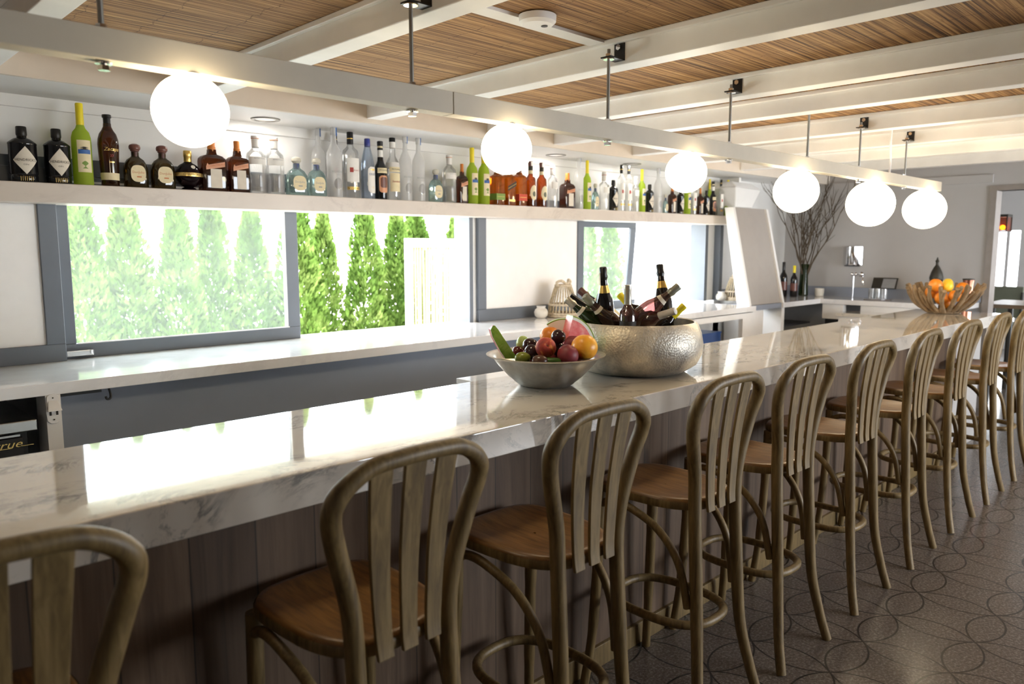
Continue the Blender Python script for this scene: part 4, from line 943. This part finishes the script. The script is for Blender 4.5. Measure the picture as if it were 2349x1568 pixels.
# driftwood bowl with citrus at the far end
dbx, dby = 7.06, 2.02
db = empty('driftwood_bowl', (dbx, dby, TZ), label='bowl of radiating driftwood sticks holding citrus at the far end of the bar', cat='bowl')
for k in range(38):
    a = 2 * PI * k / 38 + random.uniform(-.06, .06); r0 = random.uniform(.10, .14); r1 = random.uniform(.27, .32); z1 = random.uniform(.19, .25); w_ = random.uniform(.010, .020); j = random.uniform(-.2, .2)
    pts = qb([(r0 * .5 * math.cos(a), r0 * .5 * math.sin(a), .014), (r0 * math.cos(a), r0 * math.sin(a), .022), ((r0 + .1) * math.cos(a + j), (r0 + .1) * math.sin(a + j), .11 + random.uniform(-.01, .01)), (r1 * math.cos(a + j * .4), r1 * math.sin(a + j * .4), z1)], 4)
    MB().tube(pts, [w_ * random.uniform(.75, 1.1) for _ in pts], 7).build('driftwood_stick', 'driftwood', db)
MB().lathe([(.11, 0), (.12, .008), (.12, .015)], 24).build('base_disc', 'driftwood', db)
for nm, mt, x, y, z, r_, lb in (('orange', 'orange_skin', -.10, .04, .235, .055, 'leftmost orange in the driftwood bowl'), ('orange', 'orange_skin', .06, -.12, .21, .052, 'orange at the right front of the driftwood bowl'), ('lemon', 'lemon_skin', -.02, -.03, .225, .042, 'yellow lemon in the middle of the driftwood bowl'),
        ('lemon', 'lemon_skin', .08, .0, .24, .042, 'yellow lemon on top at the back of the driftwood bowl'), ('orange', 'orange_skin', -.06, -.1, .15, .05, 'orange low in the driftwood bowl seen between sticks'), ('orange', 'orange_skin', .02, .1, .17, .055, 'orange at the back of the driftwood bowl'), ('orange', 'orange_skin', .0, -.02, .085, .055, 'orange at the bottom of the driftwood bowl'), ('orange', 'orange_skin', -.11, -.01, .13, .05, 'orange on the left inner side of the driftwood bowl'), ('orange', 'orange_skin', .10, .05, .14, .05, 'orange on the right inner side of the driftwood bowl')):
    o = MB().sphere((0, 0, 0), r_, 20, 12, 1.0 if nm == 'orange' else 1.15, .05).build(nm, mt, loc=(dbx + x, dby + y, TZ + z)); tag(o, lb, nm, 'citrus in the driftwood bowl')
    MB().lathe([(.003, r_ * .9), (.003, r_ * .96)], 8).build('stem', 'chair_green', o)

# ------------------------------------------------------------------ lanterns and jars on the back counter
def rope_lantern(loc, s, label):
    o = empty('rope_lantern', loc, label=label, cat='lantern', group='woven lanterns on the back counter')
    for k in range(26):
        a = 2 * PI * k / 26; MB().tube(qb([(.115 * math.cos(a), .115 * math.sin(a), .03), (.108 * math.cos(a), .108 * math.sin(a), .10), (.082 * math.cos(a), .082 * math.sin(a), .19), (.06 * math.cos(a), .06 * math.sin(a), .25)], 3), .0065, 6).build('cane_rib', 'wicker', o)
    for r_, z in ((.118, .012), (.12, .03), (.112, .10), (.062, .25)):
        MB().tube([(r_ * math.cos(2 * PI * k / 30), r_ * math.sin(2 * PI * k / 30), z) for k in range(30)], .009, 7, True).build('woven_band', 'rope', o)
    MB().lathe([(.02, 0), (.115, 0), (.115, .01), (.02, .01)], 28).build('base', 'wicker', o)
    MB().tube(qb([(-.062, 0, .25), (-.075, .0, .275), (-.04, -.02, .287), (0, -.03, .262), (.035, -.02, .27), (.062, 0, .292), (.085, 0, .28), (.075, 0, .255), (.062, 0, .25)], 5), .011, 8).build('rope_handle', 'rope', o)
    o.scale = (s, s, s); return o
rope_lantern((4.51, 4.02, TZ), 1.0, 'woven rope lantern against the closed white shutter')
rope_lantern((7.20, 4.02, TZ), .95, 'woven cane lantern behind the slanted white panel')
def jar(loc, label):
    o = empty('votive_jar', loc, label=label, cat='jar', group='round jars on the back counter')
    MB().lathe([(.02, 0), (.032, .003), (.05, .02), (.055, .045), (.047, .068), (.034, .078), (.034, .092), (.028, .092), (.028, .07), (.01, .06)], 28).build('jar_body', 'cream_ceramic', o)
    MB().lathe([(.036, .088), (.037, .096), (.03, .096)], 24, cap=False).build('jar_rim', 'white_cap', o); return o
jar((4.31, 4.07, TZ), 'small round pale jar left of the rope lantern')
jar((7.05, 4.10, TZ), 'small round white jar by the far window jamb')

# ------------------------------------------------------------------ things in and on the far counter
def dark_bottle(loc, cap, label, s=1):
    o = empty('wine_bottle', loc, label=label, cat='wine bottle', group='dark bottles in the corner')
    MB().lathe([(.036, 0), (.04, .008), (.04, .2), (.035, .225), (.017, .26), (.015, .30)], 24).build('glass_body', 'wine_glass_dark', o)
    MB().lathe([(.016, .28), (.017, .36), (.014, .365)], 16).build('capsule', cap, o)
    MB().lathe([(.0405, .07), (.0405, .16)], 24, cap=False).build('label', 'brown_cap', o); o.scale = (s, s, s); return o
dark_bottle((8.15, 3.97, TZ), 'black_foil', 'tall dark bottle with black capsule in the corner', 1.06)
dark_bottle((8.20, 3.87, TZ), 'yellow_cap', 'dark bottle with yellow capsule in the corner', .95)
dark_bottle((7.93, 4.0, TZ), 'black_foil', 'dark bottle mostly hidden by the slanted panel', 1.15)
vs_ = empty('branch_vase', (8.42, 3.86, TZ), label='glass vase of bare curly branches in the corner', cat='vase')
MB().lathe([(.03, 0), (.05, .004), (.052, .02), (.042, .3), (.055, .36), (.052, .36), (.038, .3), (.046, .03), (.03, .02)], 28).build('glass_vase', 'green_glass', vs_)
rb = random.Random(11)
def branch(p, d, L, r_, depth, b):
    pts = [p]; q = p.copy(); dd = d.copy()
    for k in range(6):
        dd = (dd + Vector((rb.uniform(-.22, .22), rb.uniform(-.22, .22), rb.uniform(-.05, .16)))).normalized(); q = q + dd * L / 6; q.x = min(q.x, .22); pts.append(q.copy())
        if depth < 2 and k >= 1 and rb.random() < .75:
            branch(q, (dd + Vector((rb.uniform(-.6, .6), rb.uniform(-.7, .7), .2))).normalized(), L * rb.uniform(.35, .6), r_ * .6, depth + 1, b)
    b.tube(pts, [max(.0015, r_ * (1 - .1 * i)) for i in range(len(pts))], 5)
for dx, dy in ((-.1, .32), (.1, .12), (-.1, -.1), (.12, -.36), (0, -.22), (-.16, .18), (.05, .45), (.0, -.5)):
    b = MB(); branch(Vector((0, 0, .05)), Vector((dx * .3, dy * .42, 1)).normalized(), .95, .0095, 0, b); b.build('branch', 'twig', vs_)
cp_ = MB().lathe([(.03, 0), (.045, .004), (.05, .05), (.05, .09), (.045, .09), (.044, .02), (.01, .015)], 24).build('pot', 'cream_ceramic', loc=(8.48, 3.70, TZ)); tag(cp_, 'small pale ceramic pot right of the branch vase', 'pot')
dp = empty('towel_dispenser', (8.70, 3.435, 1.42), label='curved mirror-steel dispenser mounted on the far wall', cat='dispenser')
MB().add([(-.10 * math.sin(PI * k / 10) * (.9 if z > 0 else .8) - .01, -.105 + .21 * k / 10, z) for z in (0, .02, .19, .205) for k in range(11)], [(i * 11 + k, i * 11 + k + 1, (i + 1) * 11 + k + 1, (i + 1) * 11 + k) for i in range(3) for k in range(10)] + [tuple(range(10, -1, -1)), tuple(33 + k for k in range(11))]).build('steel_cover', 'chrome', dp)
MB().box(-.03, -.08, -.012, -.005, .08, 0).build('dispensing_slot', 'dark_void', dp, smooth=False)
fc = empty('beer_tap', (8.40, 3.30, TZ), label='slender chrome tap with shiny knobs on the far counter', cat='tap')
MB().tube([(0, 0, 0), (0, 0, .26)], .009, 12).tube([(0, .01, .25), (0, -.12, .25)], .011, 12).tube(qb([(0, -.10, .25), (-.02, -.105, .2), (-.02, -.12, .15)], 4), .007, 8).build('column', 'chrome', fc)
for y in (.01, -.03, -.09): MB().sphere((-.02, y, .262), .02 if y > -.05 else .028, 16, 10).build('knob', 'chrome', fc)
rs_ = empty('glass_rinser', (8.40, 3.04, TZ), label='steel tray with glasses on the far counter', cat='tray')
MB().lathe([(.02, .001), (.13, .001), (.14, .012), (.135, .012), (.12, .005), (.02, .005)], 32).build('tray', 'chrome', rs_)
for k, (x, y) in enumerate(((-.03, .05), (-.03, -.01), (.03, .03), (-.02, -.07))):
    g = MB().lathe([(.01, 0), (.03, .002), (.034, .07), (.03, .11), (.028, .11), (.03, .07), (.026, .008), (.01, .008)], 20).build('tumbler_glass', 'clear_glass', loc=(8.40 + x, 3.04 + y, TZ + .0052)); tag(g, 'small glass tumbler on the steel tray, ' + ['nearest the tap', 'second from the tap', 'at the front', 'farthest from the tap'][k], 'glass', 'tumblers on the steel tray')
cd = empty('framed_card', (8.60, 3.06, 1.176), label='dark framed card leaning on the far backsplash', cat='frame')
MB().hexa([(0, -.125, .0), (.02, -.125, .0), (.02, .125, .0), (0, .125, .0), (.06, -.125, .115), (.075, -.125, .115), (.075, .125, .115), (.06, .125, .115)]).build('frame', 'dark_iron', cd, smooth=False)
MB().hexa([(-.002, -.115, .008), (0, -.115, .008), (0, .02, .008), (-.002, .02, .008), (.054, -.115, .105), (.058, -.115, .105), (.058, .02, .105), (.054, .02, .105)]).build('pale_print', 'grey_ink', cd, smooth=False)
ln = empty('metal_lantern', (8.45, 2.50, TZ), label='dark metal lantern with domed top behind the driftwood bowl', cat='lantern')
MB().lathe([(.05, 0), (.055, .01), (.05, .015)], 6).build('lantern_base', 'dark_iron', ln); MB().lathe([(.062, .23), (.064, .245), (.05, .30), (.03, .345), (.014, .37), (.012, .395), (.018, .41), (.010, .425), (.003, .45)], 20).build('domed_roof', 'dark_iron', ln)
lg = MB()
for k in range(6): lg.tube([(.05 * math.cos(k * PI / 3), .05 * math.sin(k * PI / 3), .01), (.056 * math.cos(k * PI / 3), .056 * math.sin(k * PI / 3), .235)], .006, 6)
lg.build('lantern_bars', 'dark_iron', ln); MB().lathe([(.044, .015), (.05, .23)], 20, cap=False).build('glass_panes', 'olive_glass', ln)
cm = empty('copper_mug', (8.38, 2.19, TZ), label='copper mug with dark rim beside the driftwood bowl', cat='mug')
MB().lathe([(.03, 0), (.045, .003), (.042, .15), (.05, .235), (.046, .235), (.038, .15), (.04, .01), (.02, .01)], 28).build('mug_body', 'copper', cm); MB().lathe([(.052, .232), (.053, .245), (.045, .245)], 28, cap=False).build('mug_rim', 'dark_iron', cm)
ms = MB().hexa([(7.98, 2.55, .90), (7.98, 3.18, .90), (8.02, 3.18, .90), (8.02, 2.55, .90), (8.02, 2.55, 1.005), (8.02, 3.18, 1.005), (8.05, 3.18, 1.005), (8.05, 2.55, 1.005)]).build('marble_board', 'counter_marble', smooth=False)
ice = empty('ice_station', (7.45, 2.5, 0), label='white marble-topped ice station between bar and far counter', cat='bar station')
bpy.data.objects.remove(ms)
MB().box(.25, .05, .93, .58, .68, .965).build('marble_lid', 'bar_marble', ice, smooth=False); MB().box(.27, .07, 0, .56, .66, .93).build('cabinet', 'white_board', ice, smooth=False)
# crates in the open cabinet
for nm, mt, x, y, z, sx_, sy_, sz_, lb in (('storage_box', 'blue_box', 6.02, 3.70, .62, .36, .25, .2, 'blue storage box in the open cabinet under the far window'), ('storage_box', 'teal_box', 5.80, 3.66, .62, .2, .22, .1, 'teal storage box left of the blue one in the cabinet')):
    o = empty(nm, (x, y, z), label=lb, cat='box', group='boxes in the open cabinet'); MB().box(0, 0, 0, sx_, sy_, sz_).build('box_body', mt, o, smooth=False, bevel=.004); MB().box(-.005, -.005, sz_, sx_ + .005, sy_ + .005, sz_ + .015).build('lid', mt, o, smooth=False)

# ------------------------------------------------------------------ doorway and the room beyond
dr = MB().box(XF - .02, 2.08, 0, XF + .17, 2.135, 2.22).box(XF - .02, .87, 2.17, XF + .17, 2.08, 2.22).box(XF - .02, .85, 0, XF + .17, .9, 2.22); struct(dr.build('door_1', 'door_frame', smooth=False))
n2 = MB().box(8.85, 4.3, 0, 14.2, 4.4, 2.7).box(14.1, -3.2, 0, 14.2, 4.3, .45).box(14.1, -3.2, 1.88, 14.2, 4.3, 2.7).box(14.1, 3.31, .45, 14.2, 4.3, 1.88).box(14.1, 3.15, .45, 14.2, 3.20, 1.88).box(14.1, -3.2, .45, 14.2, 3.01, 1.88)
struct(n2.build('wall_beyond', 'wall_far_paint', smooth=False)); struct(box('ceiling_beyond', 'beam_paint', 8.85, -3.2, 2.58, 14.2, 4.4, 2.61))
struct(MB().box(8.85, -3.3, 0, 14.2, -3.2, .5).box(8.85, -3.3, 2.1, 14.2, -3.2, 2.6).build('wall_side', 'wall_far_paint', smooth=False))  # middle of this unseen wall left open, added to light the room beyond
pn = empty('lantern_pendant', (10.5, 2.47, 0), label='amber glass pendant lamp with two lit bulbs seen through the doorway', cat='light fixture')
MB().tube([(0, 0, 2.0), (0, 0, 2.58)], .008, 8).build('chain', 'dark_iron', pn)
MB().box(-.11, -.11, 1.97, .11, .11, 2.0).box(-.11, -.11, 1.80, .11, .11, 1.81).box(-.11, -.11, 1.8, -.1, -.1, 2).box(.1, .1, 1.8, .11, .11, 2).box(-.11, .1, 1.8, -.1, .11, 2).box(.1, -.11, 1.8, .11, -.1, 2).build('cage', 'dark_iron', pn, smooth=False)
MB().box(-.105, -.1, 1.811, -.101, .1, 1.969).box(-.1, -.105, 1.811, .1, -.101, 1.969).box(-.1, .101, 1.811, .1, .105, 1.969).build('amber_panes', 'amber_glass', pn, smooth=False)
for y in (.06, -.05): MB().sphere((-.04, y, 1.85), .028, 14, 10).build('bulb', 'bulb_glow', pn)
tb = empty('dining_table', (9.75, 1.75, 0), label='high wooden table beyond the doorway', cat='table')
MB().box(-.45, -.7, .98, .45, .55, 1.02).build('tabletop', 'table_wood', tb, smooth=False)
for x in (-.38, .38):
    for y in (-.6, .45): MB().tube([(x, y, 0), (x, y, .98)], .03, 8).build('leg', 'dark_chair', tb)
def dchair(x, y, rz, lb, mt):
    o = empty('dining_chair', (x, y, 0), rz, lb, 'chair', 'chairs beyond the doorway')
    MB().box(-.22, -.22, .62, .22, .22, .67).build('seat', mt, o, smooth=False, bevel=.01); MB().box(-.2, .19, .72, .2, .22, 1.12).build('backrest', mt, o, smooth=False, bevel=.01)
    for sx_ in (-.19, .19):
        for sy_ in (-.19, .19): MB().tube([(sx_, sy_, 0), (sx_, sy_, .62 if sy_ < 0 else 1.05)], .016, 8).build('leg', 'dark_chair', o)
dchair(9.15, 1.55, PI / 2, 'dark high chair at the table just inside the doorway', 'dark_chair')
dchair(11.2, 2.55, -PI / 2, 'green-grey upholstered chair in front of the bright window beyond the doorway', 'chair_green')
